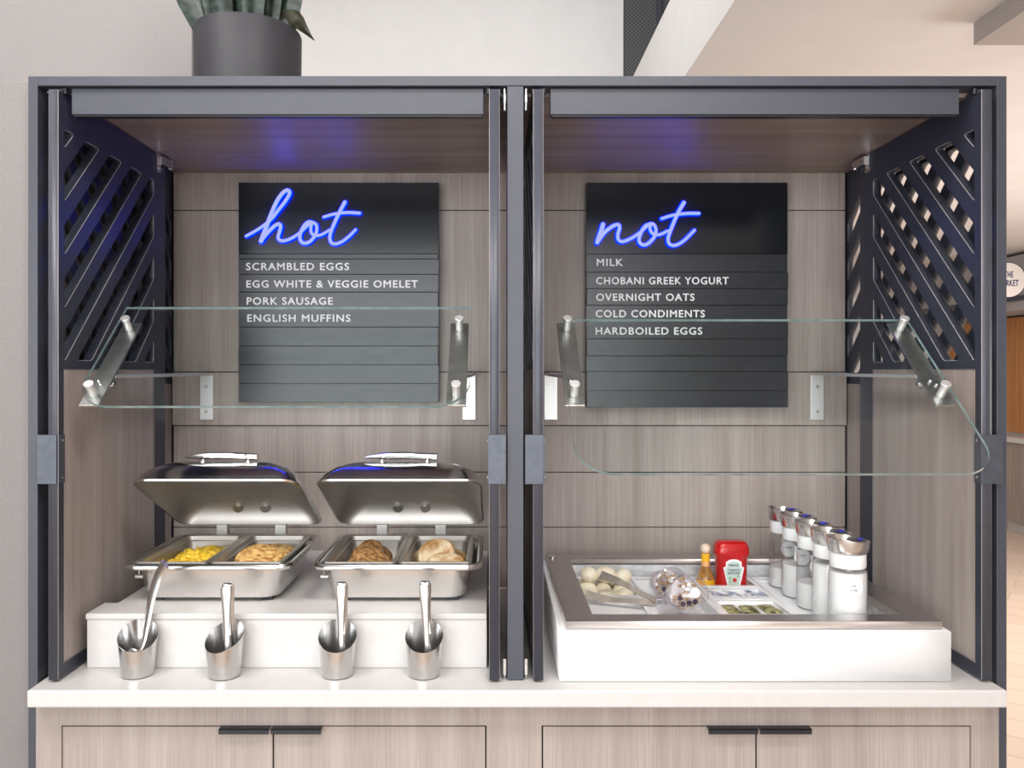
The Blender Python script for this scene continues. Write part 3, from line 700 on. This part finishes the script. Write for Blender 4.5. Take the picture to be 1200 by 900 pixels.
# scrambled eggs: one soft mass of curds
px_, py_, pz_ = pans[0]
bm = nb(); random.seed(3)
for k in range(210):
    u, v = random.uniform(-0.053, 0.053), random.uniform(-0.115, 0.10)
    h = 0.030 + 0.022*math.exp(-((u-0.012)**2)/0.0016 - ((v-0.01)**2)/0.006) + random.uniform(-0.004, 0.004)
    ball(bm, (px_+u, py_+v, pz_+h), random.uniform(0.006, 0.011), 1.3, 1, 0.75, 8, (random.random(), random.random(), random.random()*3))
ball(bm, (px_, py_-0.01, pz_+0.025), 0.05, 1.05, 2.1, 0.42, 20)
tag(obj('scrambled_eggs', bm, M_scram, smooth=True), 'bright yellow scrambled eggs heaped in the left steel pan', 'eggs', kind='stuff')
def food_disc(name, m, c, r, h, label, group, rot=(0, 0, 0), cat='food', lump=0.04, sy=1.0):
    t_ = nb(); prof = [(r*0.75, -h/2), (r*0.93, -h*0.42), (r, -h*0.1), (r*0.99, h*0.2), (r*0.90, h*0.43), (r*0.6, h*0.5), (r*0.2, h*0.52)]
    ph = random.random()*6
    loft(t_, [[(rr*(1+lump*math.sin(3*a+ph)+lump*0.6*math.sin(7*a+2*ph))*math.cos(a), sy*rr*(1+lump*math.sin(3*a+ph)+lump*0.5*math.sin(5*a))*math.sin(a), z + h*0.08*math.sin(2*a+ph)*(rr/r)) for a in [2*PI*k/28 for k in range(28)]] for rr, z in prof])
    o = obj(name, t_, m, smooth=True); o.location = c; o.rotation_euler = rot
    return tag(o, label, cat, group)
px_, py_, pz_ = pans[1]
for i, (dx, dy, dz, rx, lab) in enumerate(((0.012, 0.052, 0.030, 0.30, 'browned omelet at the back of the fanned row in the pan'), (0.016, 0.022, 0.036, 0.36, 'browned omelet second from the back of the fanned row'),
        (0.008, -0.010, 0.041, 0.40, 'browned omelet second from the front of the fanned row'), (-0.002, -0.044, 0.046, 0.44, 'browned omelet at the front of the fanned row'))):
    food_disc('omelet', M_omelet, (px_+dx, py_+dy, pz_+dz), 0.053, 0.011, lab, 'omelets in the steel pan', (rx, 0.03*(i-1), 0.0), 'omelet', 0.02)
px_, py_, pz_ = pans[2]
for i, (dx, dy, dz, rx, ry, lab) in enumerate(((-0.008, 0.070, 0.020, 0.2, 0.1, 'sausage patty lying at the back of the steel pan'), (0.012, 0.034, 0.034, 0.35, 0.35, 'sausage patty leaning right against the pan divider'),
        (-0.006, 0.002, 0.046, 0.60, -0.30, 'sausage patty propped steeply on top of the heap'), (0.012, -0.040, 0.042, 0.45, 0.25, 'sausage patty at the front right of its steel pan'), (-0.010, -0.066, 0.036, 0.35, -0.2, 'sausage patty at the front left of its steel pan'))):
    food_disc('sausage_patty', M_saus, (px_+dx, py_+dy, pz_+dz), 0.041, 0.017, lab, 'sausage patties in the steel pan', (rx, ry, 0.0), 'sausage', 0.05)
px_, py_, pz_ = pans[3]
for i, (dx, dy, dz, rx, ry, lab) in enumerate(((-0.026, 0.070, 0.022, 0.25, 0.0, 'browned English muffin at the back left of its steel pan, half hidden'), (0.020, 0.060, 0.024, 0.35, 0.1, 'English muffin lying flat at the back of its steel pan'),
        (-0.006, 0.000, 0.046, 0.85, -0.30, 'golden English muffin propped on edge in the middle of its pan'), (0.020, -0.046, 0.034, 0.40, 0.10, 'pale English muffin leaning at the front right of its pan'))):
    food_disc('english_muffin', M_muff, (px_+dx, py_+dy, pz_+dz), 0.046 if i == 2 else 0.042, 0.024, lab, 'English muffins in the steel pan', (rx, ry, 0.0), 'muffin', 0.02, 0.9)

# ------------------------------------------------------------------ utensil cups
def cup(cx, cy, rot, label):
    t = thing('utensil_cup', (cx, cy, CT), label, 'cup', 'slanted steel utensil cups on the counter')
    zf = lambda a: 0.5*(1 + math.sin(a - rot))     # 0 at the front, 1 at the back
    def ring(z, r, k): return [(cx + r*math.cos(a), cy + r*math.sin(a), CT + z + k*zf(a)) for a in [2*PI*j/48 for j in range(48)]]
    bm = nb()
    loft(bm, [ring(0.0005, 0.0285, 0), ring(0.0025, 0.0315, 0), ring(0.03, 0.0345, 0.013), ring(0.058, 0.0385, 0.044), ring(0.0585, 0.0378, 0.044), ring(0.03, 0.0335, 0.013), ring(0.004, 0.0300, 0), ring(0.0032, 0.015, 0)])
    obj('cup_body', bm, M_cup, t, smooth=True)
    return t
CY = 1.643
cups = [(X(161.5, CY), CY, 0.25), (X(264.5, CY), CY-0.006, -0.3), (X(395.8, CY), CY-0.002, 0.1), (X(497.3, CY), CY-0.003, 0.0)]
for (a, b, r), lab in zip(cups, ('slanted steel cup holding a serving spoon, leftmost on the counter', 'slanted steel cup with tongs standing second from the spoon cup end',
        'slanted steel cup with tongs below the sausage pan', 'slanted steel cup with tongs nearest the centre post')): cup(a, b, r, lab)
a, b, r = cups[0]
P = catmull([(a-0.010, b-0.012, CT+0.012), (a-0.002, b-0.008, CT+0.03), (a+0.010, b+0.002, CT+0.06), (a+0.014, b+0.012, CT+0.10), (a+0.020, b+0.02, CT+0.15), (a+0.033, b+0.022, CT+0.195), (a+0.050, b+0.015, CT+0.222)], 8)
sp = thing('serving_spoon', (a, b, CT+0.004), 'steel serving spoon with a curved handle standing in the leftmost cup', 'spoon')
bm = nb(); sweep(bm, P, lambda q: 0.0050 + 0.0080*min(1, max(0, q-0.25)/0.5), lambda q: 0.0035 + 0.003*max(0, q-0.3), lambda T: Vector((0.8, -0.5, 0)) - T*(T.dot(Vector((0.8, -0.5, 0)))), 12)
obj('handle', bm, M_steel, sp, smooth=True)
bm = nb(); ball(bm, (a-0.010, b-0.008, CT+0.034), 0.021, 0.75, 0.35, 1.2, 18, (0.15, 0.45, 0)); obj('spoon_bowl', bm, M_polish, sp, smooth=True)
def tongs_cup(a, b, lean, top, label):
    t = thing('serving_tongs', (a, b, CT+0.004), label, 'tongs', 'steel tongs standing in the cups')
    zt = Z(top, b) ; h = zt - CT
    side = lambda T: Vector((1, 0, 0)) - T*T.x
    for s in (-1, 1):
        P = catmull([(a + lean*1.0, b + s*0.015, CT+0.008), (a+lean*0.7, b+s*0.014, CT+0.045), (a+lean*0.4, b + s*0.011, CT+h*0.55), (a+lean*0.1, b + s*0.0075, CT+h*0.85), (a, b+s*0.006, CT+h-0.006)], 8)
        bm = nb(); sweep(bm, P, lambda q: 0.0120 - 0.0042*math.sin(PI*min(1, q*1.25)), 0.0040, side, 16)
        obj('arm', bm, M_steel, t, smooth=True)
    bm = nb(); P = [Vector((a, b - 0.006*math.cos(PI*k/8), CT + h - 0.006 + 0.006*math.sin(PI*k/8))) for k in range(9)]
    sweep(bm, P, 0.0095, 0.0020, side, 16)
    obj('spring_bend', bm, M_steel, t, smooth=True)
    bm = nb()
    for s in (-1, 1):
        sweep(bm, catmull([(a+lean*0.55-0.006*s, b+s*0.012-0.001, CT+h*0.46), (a+lean*0.3-0.004*s, b+s*0.009, CT+h*0.7)], 4), 0.0014, 0.0022, side, square=True)
    obj('stiffening_rib', bm, M_dsteel, t)
tongs_cup(cups[1][0]+0.004, cups[1][1]+0.004, 0.008, 684, 'steel tongs standing in the second cup, below the omelet pan')
tongs_cup(cups[2][0]+0.008, cups[2][1]+0.004, 0.003, 682.5, 'steel tongs standing in the cup below the sausage pan')
tongs_cup(cups[3][0]+0.001, cups[3][1]+0.004, 0.010, 681.5, 'steel tongs standing in the cup nearest the centre post')

# ------------------------------------------------------------------ cold well
WX0, WX1, WY0, WY1 = 0.1385, 0.9126, 1.604, 2.20
FZ = ZC - 0.499                                   # top of the steel rim
cw = thing('cold_well', (0.525, 1.9, CT), 'white cold food well with a steel rim on the right counter', 'cold well')
IX0, IX1, IY0, IY1 = 0.2085, 0.8425, 1.656, 2.150
def frame_rect(bm, x0, x1, y0, y1, a0, a1, b0, b1, z0, z1):
    box(bm, x0, x1, y0, b0, z0, z1); box(bm, x0, x1, b1, y1, z0, z1); box(bm, x0, a0, b0, b1, z0, z1); box(bm, a1, x1, b0, b1, z0, z1)
outer = [(WX0, WY0), (WX1, WY0), (WX1, WY1), (WX0, WY1)]; hole = [(IX0-0.012, IY0-0.012), (IX1+0.012, IY0-0.012), (IX1+0.012, IY1+0.008), (IX0-0.012, IY1+0.008)]
hz0, hz1 = CT + 0.0005, FZ - 0.0172
obj('housing', plate_with_holes(outer, [hole], hz1-hz0, lambda u, v, d: (u, v, (hz0+hz1)/2 + d), 0.002), M_white, cw)
outer = [(0.152, 1.612), (0.9007, 1.612), (0.9007, 2.193), (0.152, 2.193)]; hole = [(IX0, IY0), (IX1, IY0), (IX1, IY1), (IX0, IY1)]
cwr = obj('rim', plate_with_holes(outer, [hole], 0.017, lambda u, v, d: (u, v, FZ - 0.0085 + d), 0.001), [M_rim, M_rim_lit], cw)
for p in cwr.data.polygons:
    if abs(p.normal.z) < 0.5: p.material_index = 1  # vertical faces take the painted floor reflection
bm = nb(); bz = FZ - 0.085
g = 0.0005
for q in (((IX0-.008, IX0+g, IY0-.008, IY1+.006)), ((IX1-g, IX1+.008, IY0-.008, IY1+.006)), ((IX0, IX1, IY0-.008, IY0+g)), ((IX0, IX1, IY1-g, IY1+.006))): box(bm, *q, bz, FZ-0.0175)
box(bm, IX0-.008, IX1+.008, IY0-.008, IY1+.006, bz-0.003, bz)
obj('basin', bm, M_galv, cw)
bm = nb(); cyl(bm, (0.166, 2.165, FZ+0.0002), (0.166, 2.165, FZ+0.003), 0.011, 20); obj('cap', bm, M_chrome, cw, smooth=True)
PZ = ZC - 0.543                                   # pan rims
def cold_pan(x0, x1, comps, label, floors, m=None):
    """comps: list of (y0, y1) wells cut in one white tray"""
    t = thing('food_pan', ((x0+x1)/2, 1.9, PZ-0.035), label, 'pan', 'white pans in the cold well')
    y0, y1 = IY0 + 0.003, IY1 - 0.018
    bm = nb()
    hs = [[(x0+0.010, a), (x1-0.010, a), (x1-0.010, b), (x0+0.010, b)] for a, b in comps]
    b1 = plate_with_holes([(x0+.0015, y0), (x1-.0015, y0), (x1-.0015, y1), (x0+.0015, y1)], hs, 0.005, lambda u, v, d: (u, v, PZ - 0.0025 + d), 0.001)
    obj('pan_rim', b1, M_mel, t)
    for (a, b), fl in zip(comps, floors):
        bm = nb(); fz = PZ - fl
        c0, c1 = x0+0.010, x1-0.010
        box(bm, c0-.002, c0, a-.002, b+.002, fz, PZ-.0052); box(bm, c1, c1+.002, a-.002, b+.002, fz, PZ-.0052); box(bm, c0, c1, a-.002, a, fz, PZ-.0052); box(bm, c0, c1, b, b+.002, fz, PZ-.0052)
        box(bm, c0-.002, c1+.002, a-.002, b+.002, fz-.002, fz)
        obj('compartment', bm, M_mel, t)
    return t
PXS = [0.2095, 0.366, 0.523, 0.683, 0.8415]
cold_pan(PXS[0], PXS[1], [(1.67, 1.93), (1.955, 2.118)], 'white two part pan holding peeled hardboiled eggs', [0.012, 0.034])
cold_pan(PXS[1], PXS[2], [(1.67, 2.118)], 'white pan holding two parfait cups in the cold well', [0.034])
cold_pan(PXS[2], PXS[3], [(1.67, 1.785), (1.805, 1.925), (1.945, 2.03), (2.046, 2.118)], 'white divided tray of sauce bottles and packets', [0.012, 0.012, 0.016, 0.034])
cold_pan(PXS[3], PXS[4], [(1.67, 2.118)], 'white tray carrying the row of milk carafes', [0.0105])
# eggs
ez = PZ - 0.034
eggs = [(0.246, 1.985, .022, 0.3), (0.292, 1.980, .022, 1.2), (0.329, 1.985, .022, 2.2), (0.246, 2.045, .022, 0.9), (0.285, 2.035, .022, 0.1), (0.333, 2.040, .022, 1.7), (0.247, 2.088, .022, 0.4), (0.292, 2.09, .022, 2.6), (0.331, 2.088, .022, 0.6),
        (0.250, 2.055, .058, 0.5), (0.292, 2.045, .061, 1.4), (0.334, 2.04, .056, 2.4)]
where = ['front left of the egg pan', 'front middle of the egg pan', 'front right of the egg pan', 'left middle of the egg pan', 'centre of the egg pan', 'right middle of the egg pan', 'back left of the egg pan', 'back middle of the egg pan', 'back right of the egg pan', 'top of the pile, left of three', 'very top of the pile, middle of three', 'top of the pile, right of three']
bm = nb(); ball(bm, (0, 0, 0), 0.0205, 1.0, 1.28, 1.0, 24)
for v in bm.verts: v.co.x *= 1 - 3.2*v.co.y; v.co.z *= 1 - 3.2*v.co.y
egg0 = obj('peeled_egg', bm, M_egg, smooth=True)
for i, ((x, y, dz, rz), wh) in enumerate(zip(eggs, where)):
    o = egg0 if i == 0 else egg0.copy()
    if i: COL.objects.link(o)
    o.location = (x, y, ez + dz); o.rotation_euler = (0.25*math.sin(i*2.1), 0.2*math.cos(i), rz)
    tag(o, 'peeled hardboiled egg at the ' + wh, 'egg', 'peeled eggs in the cold well')
# tongs lying across the egg pan
tg = thing('serving_tongs', (0.31, 1.92, PZ+0.004), 'flat steel tongs lying across the white pans beside the eggs', 'tongs')
A0 = Vector((0.382, 1.855, PZ+0.012))
for s, end in ((1, Vector((0.268, 1.975, PZ+0.044))), (-1, Vector((0.205+0.022, 1.925, PZ+0.010)))):
    d = end - A0; P = catmull([A0 + Vector((0, 0, s*0.004)), A0 + d*0.3 + Vector((0, 0, s*0.003)), A0 + d*0.65 + Vector((0, 0, s*0.006)), end], 8)
    bm = nb(); sweep(bm, P, lambda q: 0.0065 + 0.006*max(0, q-0.55)/0.45, 0.0012, lambda T: Vector((0.35, 0.65, 0.65)) - T*T.dot(Vector((0.35, 0.55, 0.75))), square=True)
    obj('arm', bm, M_tong, tg, bevel=0.0004)
bm = nb(); box(bm, A0.x-0.004, A0.x+0.014, A0.y-0.010, A0.y+0.010, A0.z-0.0065, A0.z+0.0095); obj('spring_end', bm, M_chrome, tg, bevel=0.002)
# parfait cups lying in pan two
def parfait(base, axis, label):
    base, axis = Vector(base), Vector(axis).normalized(); Q = axis.to_track_quat('Z', 'Y').to_matrix()
    def rg(r, z): return [base + Q @ Vector((r*math.cos(2*PI*k/32), r*math.sin(2*PI*k/32), z)) for k in range(32)]
    t = thing('parfait_cup', base, label, 'cup', 'parfait cups in the cold well')
    bm = nb(); loft(bm, [rg(0.030, 0), rg(0.033, 0.02), rg(0.040, 0.082)], True, False); obj('cup', bm, M_plastic, t, smooth=True)
    bm = nb(); loft(bm, [rg(0.041, 0.080), rg(0.045, 0.080), rg(0.045, 0.086), rg(0.041, 0.088), rg(0.040, 0.098), rg(0.034, 0.112), rg(0.024, 0.120), rg(0.011, 0.1225)], False, False); obj('dome_lid', bm, M_plastic, t, smooth=True)
    bm = nb(); loft(bm, [rg(0.028, 0.002), rg(0.031, 0.02), rg(0.034, 0.045)]); obj('yogurt', bm, M_yog, t, smooth=True)
    bm = nb(); random.seed(int(base.x*1000))
    for k in range(34):
        a, r = random.random()*2*PI, 0.033*math.sqrt(random.random()); p = base + Q @ Vector((r*math.cos(a), r*math.sin(a), 0.050 + random.uniform(-0.004, 0.018)))
        ball(bm, p, random.uniform(0.003, 0.006), 1.2, 1, 0.8, 6)
    tag(obj('granola', bm, M_granola, t), kind='stuff')
    for k in range(5):
        a = 3.6 + k*0.62; r = 0.020 + 0.005*(k % 2); p = base + Q @ Vector((r*math.cos(a), r*math.sin(a), 0.070))
        bm = nb(); ball(bm, p, 0.0058, n=10); obj('berry', bm, M_berry, t, smooth=True)
    bm = nb(); loft(bm, [rg(0.011, 0.1228), rg(0.011, 0.1238)]); obj('sticker', bm, M_label, t)
parfait((0.428, 2.035, PZ+0.010), (0.10, -0.62, 0.10), 'clear parfait cup lying at the back of its white pan')
parfait((0.436, 1.885, PZ+0.020), (0.10, -0.95, 0.30), 'clear domed parfait cup with granola and berries lying in front')
# sauce bottle
hs_x, hs_y = X(826.8, 2.085), 2.085; hz = PZ - 0.034 + 0.0003
t = thing('hot_sauce_bottle', (hs_x, hs_y, hz), 'small hot sauce bottle with a round wooden cap beside the ketchup', 'bottle')
bm = nb(); lathe(bm, hs_x, hs_y, [(0.019, 0+hz), (0.0215, 0.003+hz), (0.0225, 0.03+hz), (0.0215, 0.042+hz), (0.016, 0.058+hz), (0.011, 0.074+hz), (0.0095, 0.082+hz), (0.0095, 0.100+hz)]); obj('bottle', bm, M_sauce, t, smooth=True)
bm = nb(); lathe(bm, hs_x, hs_y, [(0.0232, 0.008+hz), (0.0234, 0.03+hz), (0.0222, 0.041+hz)], 40, False, False); obj('body_label', bm, M_yel, t, smooth=True)
bm = nb(); lathe(bm, hs_x, hs_y, [(0.0112, 0.0745+hz), (0.0104, 0.082+hz), (0.0104, 0.086+hz)], 40, False, False); obj('neck_band', bm, M_pale, t, smooth=True)
bm = nb(); lathe(bm, hs_x, hs_y, [(0.0106, 0.086+hz), (0.0106, 0.106+hz)], 40, False, True); obj('neck_label', bm, M_yel, t, smooth=True)
bm = nb(); ball(bm, (hs_x, hs_y, hz+0.118), 0.0133, n=24); obj('cap', bm, M_ball, t, smooth=True)
# ketchup bottle
kx, ky = X(856.5, 2.082), 2.082; kz = PZ - 0.034 + 0.0003
t = thing('ketchup_bottle', (kx, ky, kz), 'red tomato ketchup bottle with a keystone label in the white tray', 'bottle')
bm = nb(); KR = lambda z, hw, hd, r: rrect(kx, ky, kz+z, hw, hd, r, 6)
loft(bm, [KR(0, .035, .020, .015), KR(.004, .039, .024, .018), KR(.05, .0385, .0235, .018), KR(.085, .0385, .0235, .018), KR(.100, .040, .025, .018), KR(.1045, .0425, .0275, .016), KR(.112, .0432, .028, .016), KR(.125, .042, .027, .016), KR(.134, .039, .024, .016), KR(.139, .034, .019, .015), KR(.1405, .022, .010, .008)])
obj('bottle', bm, M_red, t, smooth=True)
def kpoly(s, dz=0): return [(kx + a*s, kz + 0.064 + dz + b*s) for a, b in ((-.0155, -.038), (.0155, -.038), (.0265, .012), (.0205, .0135), (.0195, .026), (.010, .0315), (0, .0328), (-.010, .0315), (-.0195, .026), (-.0205, .0135), (-.0265, .012))]
yk = ky - 0.0243
bm = nb(); prism(bm, kpoly(1.0), lambda u, v, d: (u, d, v), yk-0.0008, yk); lb = obj('keystone_label', bm, M_label, t)
bm = nb(); prism(bm, kpoly(0.84), lambda u, v, d: (u, d, v), yk-0.0013, yk-0.00085); obj('label_panel', bm, M_lgreen, lb)
obj('lettering', text_bm('HEINZ', kx-0.0125, kx+0.0125, kz+0.079, 0.0062, yk-0.0014, 1.05, 0.0003), M_navy, lb)
obj('lettering', text_bm('TOMATO', kx-0.0150, kx+0.0150, kz+0.0665, 0.0058, yk-0.0014, 1.0, 0.0003), M_navy, lb)
obj('lettering', text_bm('KETCHUP', kx-0.0150, kx+0.0150, kz+0.0590, 0.0055, yk-0.0014, 1.0, 0.0003), M_navy, lb)
bm = nb(); cyl(bm, (kx+0.002, yk-0.0013, kz+0.044), (kx+0.002, yk-0.0019, kz+0.044), 0.0052, 16); obj('tomato_print', bm, M_tomato, lb)
bm = nb()
for q in ([(-.012, .045), (-.009, .048), (-.008, .054), (-.0115, .050)], [(-.011, .037), (-.0075, .039), (-.0065, .044), (-.010, .042)], [(.008, .050), (.0115, .052), (.013, .057), (.0095, .055)]):
    prism(bm, [(kx+a, kz+b) for a, b in q], lambda u, v, d: (u, d, v), yk-0.0018, yk-0.0013)
obj('leaf_print', bm, M_leafp, lb)
# packets
def packet(m, x, y, z, rz, tilt, label, group, w_=0.022, l_=0.030):
    bm = nb(); n = 6
    rings = [rrect(0, 0, 0, w_, l_, .003, 3), rrect(0, 0, 0.0006, w_, l_, .003, 3), rrect(0, 0, 0.0035, w_*0.86, l_*0.80, .006, 3), rrect(0, 0, 0.0048, w_*0.5, l_*0.5, .006, 3)]
    loft(bm, rings); o = obj('condiment_packet', bm, m, smooth=True); o.location = (x, y, z); o.rotation_euler = (tilt, 0, rz)
    tag(o, label, 'packet', group)
fz = PZ - 0.016 + 0.0005
for i, (x, y, rz, lb_) in enumerate(((0.556, 1.985, 1.3, 'blue and white condiment packet, left of three in the middle tray compartment'), (0.603, 1.985, 1.75, 'blue and white condiment packet, centre of three in the middle compartment'), (0.651, 1.985, 1.45, 'blue and white condiment packet, right of three in the middle compartment'))):
    packet(M_pack1, x, y, fz + 0.006, rz, 0.25, lb_, 'blue packets in the tray', 0.030, 0.022)
fz = PZ - 0.012 + 0.0005
for i, (x, y, rz, lb_) in enumerate(((0.557, 1.872, 1.62, 'green condiment packet at the left of the front tray compartment'), (0.600, 1.868, 1.50, 'green condiment packet in the middle of the front tray compartment'), (0.648, 1.874, 1.70, 'green condiment packet at the right of the front tray compartment'))):
    packet(M_pack2, x, y, fz + 0.001, rz, 0.0, lb_, 'green packets in the tray', 0.033, 0.0195)

# ------------------------------------------------------------------ milk carafes
def carafe(cx, cy, level, words, label):
    z0 = PZ - 0.0105 + 0.0004
    t = thing('milk_carafe', (cx, cy, z0), label, 'carafe', 'milk carafes in the cold well')
    prof = [(0.034, 0), (0.0385, 0.003), (0.039, 0.010), (0.039, 0.123), (0.0375, 0.133), (0.0345, 0.1395)]
    bm = nb(); lathe(bm, cx, cy, [(r, z0+z) for r, z in prof], 48, True, False); gl = obj('glass_body', bm, M_jar, t, smooth=True)
    top = min(level, 0.130)
    pr = [(0.033, z0+0.002), (0.0368, z0+0.005), (0.0372, z0+0.012), (0.0372, z0+min(top, 0.123))] + ([(0.0360, z0+top)] if top > 0.123 else [])
    bm = nb(); lathe(bm, cx, cy, pr, 48); obj('milk', bm, M_milk, t, smooth=True)
    bm = nb(); lathe(bm, cx, cy, [(0.0345, z0+0.140), (0.0362, z0+0.142), (0.0362, z0+0.169), (0.033, z0+0.171)], 48); obj('collar', bm, M_label, t, smooth=True)
    tilt = lambda a: 0.004*math.cos(a - PI*1.05)
    bm = nb()
    loft(bm, [circ(cx, cy, z0+0.1712, 0.0375, 48), circ(cx, cy, z0+0.1735, 0.0400, 48), circ(cx, cy, z0+0.1985, 0.0432, 48, tilt), circ(cx, cy, z0+0.1995, 0.0424, 48, tilt), circ(cx, cy, z0+0.186, 0.036, 48, lambda a: -0.004*math.cos(a-PI*1.05)), circ(cx, cy, z0+0.183, 0.014, 48)])
    obj('pour_lid', bm, M_steel, t, smooth=True)
    # round sticker wrapped on the glass, facing front
    fa = -PI/2 - 0.10; zc = z0 + 0.104; R_ = 0.0395
    def wrap(u, v, d=0): a = fa + u/R_; return (cx + (R_+d)*math.cos(a), cy + (R_+d)*math.sin(a), v)
    bm = nb(); rings = [[wrap(rr*math.cos(2*PI*k/32), zc + rr*math.sin(2*PI*k/32)) for k in range(32)] for rr in (0.001, 0.006, 0.012, 0.016, 0.0195)]
    loft(bm, rings, True, False, True); sk = obj('label', bm, M_label, t, smooth=True)
    for k, wd in enumerate(words):
        hw = 0.0021*len(wd); bmT = text_bm(wd, -hw, hw, zc + 0.002 - 0.009*k, 0.0045, 0, 1.0, 0.0, fn=lambda u, v: wrap(u, v, 0.0005))
        obj('lettering', bmT, M_ink, sk, recalc=False)
    return t
CX_ = 0.757
for pxx, lev, words, lab in ((919.8, 0.052, ['milk'], 'milk carafe a quarter full, farthest back in the row'), (935.2, 0.080, ['milk'], 'milk carafe two thirds full, second from the back wall'), (953.8, 0.060, ['Oat', 'milk'], 'milk carafe half full, in the middle of the five'),
        (973.3, 0.124, ['Almond', 'milk'], 'milk carafe filled to the shoulder, second from the front'), (993.5, 0.130, ['2%', 'milk'], 'milk carafe filled to the top, nearest the front rim')):
    yy = CX_*F/(pxx - VX); carafe(CX_, yy, lev, words, lab)

# ------------------------------------------------------------------ snake plant on top
PX, PY, PZ0 = X(291, 1.95), 1.95, HT + 0.0005
pt = thing('potted_snake_plant', (PX, PY, PZ0), 'snake plant in a round charcoal pot standing on top of the hutch', 'plant')
bm = nb(); rt = ZC + 0.8145 - PZ0
lathe(bm, PX, PY, [(0.120, PZ0), (0.124, PZ0+0.004), (0.1262, PZ0+rt-0.004), (0.1245, PZ0+rt), (0.120, PZ0+rt-0.002), (0.118, PZ0+rt-0.03), (0.02, PZ0+rt-0.03)], 64)
obj('pot', bm, M_pot, pt, smooth=True)
bm = nb(); lathe(bm, PX, PY, [(0.1175, PZ0+rt-0.0295), (0.08, PZ0+rt-0.022), (0.01, PZ0+rt-0.020)], 32); obj('soil', bm, M_soil, pt)
def leaf(p0, p1, p2, w_, face, m, twist=0.0):
    P = catmull([p0, tuple((Vector(p0)+Vector(p1))/2 + Vector((0, 0, 0.002))), p1, p2], 7); face = Vector(face)
    bm = nb(); rings = []; n = len(P)
    for i, p in enumerate(P):
        t_ = i/(n-1); ww = w_*(0.62 + 1.1*t_*(1-t_)*1.4)*(1 if t_ < 0.8 else max(0.03, (1-t_)/0.2))
        T = (P[min(i+1, n-1)]-P[max(i-1, 0)]).normalized(); S = T.cross(face).normalized(); B = T.cross(S)
        rings.append([p - S*ww + B*0.007, p - S*ww*0.5, p - B*0.004, p + S*ww*0.5, p + S*ww + B*0.007, p + S*ww*0.5 + B*0.005, p + B*0.001, p - S*ww*0.5 + B*0.005])
    loft(bm, rings); return obj('leaf', bm, m, pt, smooth=True)
sz_ = PZ0 + rt - 0.024; random.seed(11)
for k in range(15):
    a = k*2.39996; r = 0.022 + 0.075*math.sqrt(k/15)
    bx0, by0 = PX + r*math.cos(a), PY + r*math.sin(a); h = random.uniform(0.22, 0.46); lean = random.uniform(0.5, 1.3)*r
    leaf((bx0, by0, sz_), (bx0+lean*0.5*math.cos(a), by0+lean*0.5*math.sin(a), sz_+h*0.6), (bx0+lean*1.2*math.cos(a), by0+lean*1.2*math.sin(a), sz_+h), random.uniform(0.022, 0.034), (random.uniform(-.4, .4), -1, 0), M_snake)
leaf((PX-0.085, PY-0.05, sz_), (PX-0.135, PY-0.06, sz_+0.12), (PX-0.20, PY-0.07, sz_+0.30), 0.030, (0.2, -1, 0), M_snake)
leaf((PX+0.055, PY-0.01, sz_), (PX+0.100, PY-0.025, PZ0+rt+0.044), (PX+0.168, PY-0.045, PZ0+rt-0.030), 0.021, (-0.3, -1, 0.4), M_snake2)
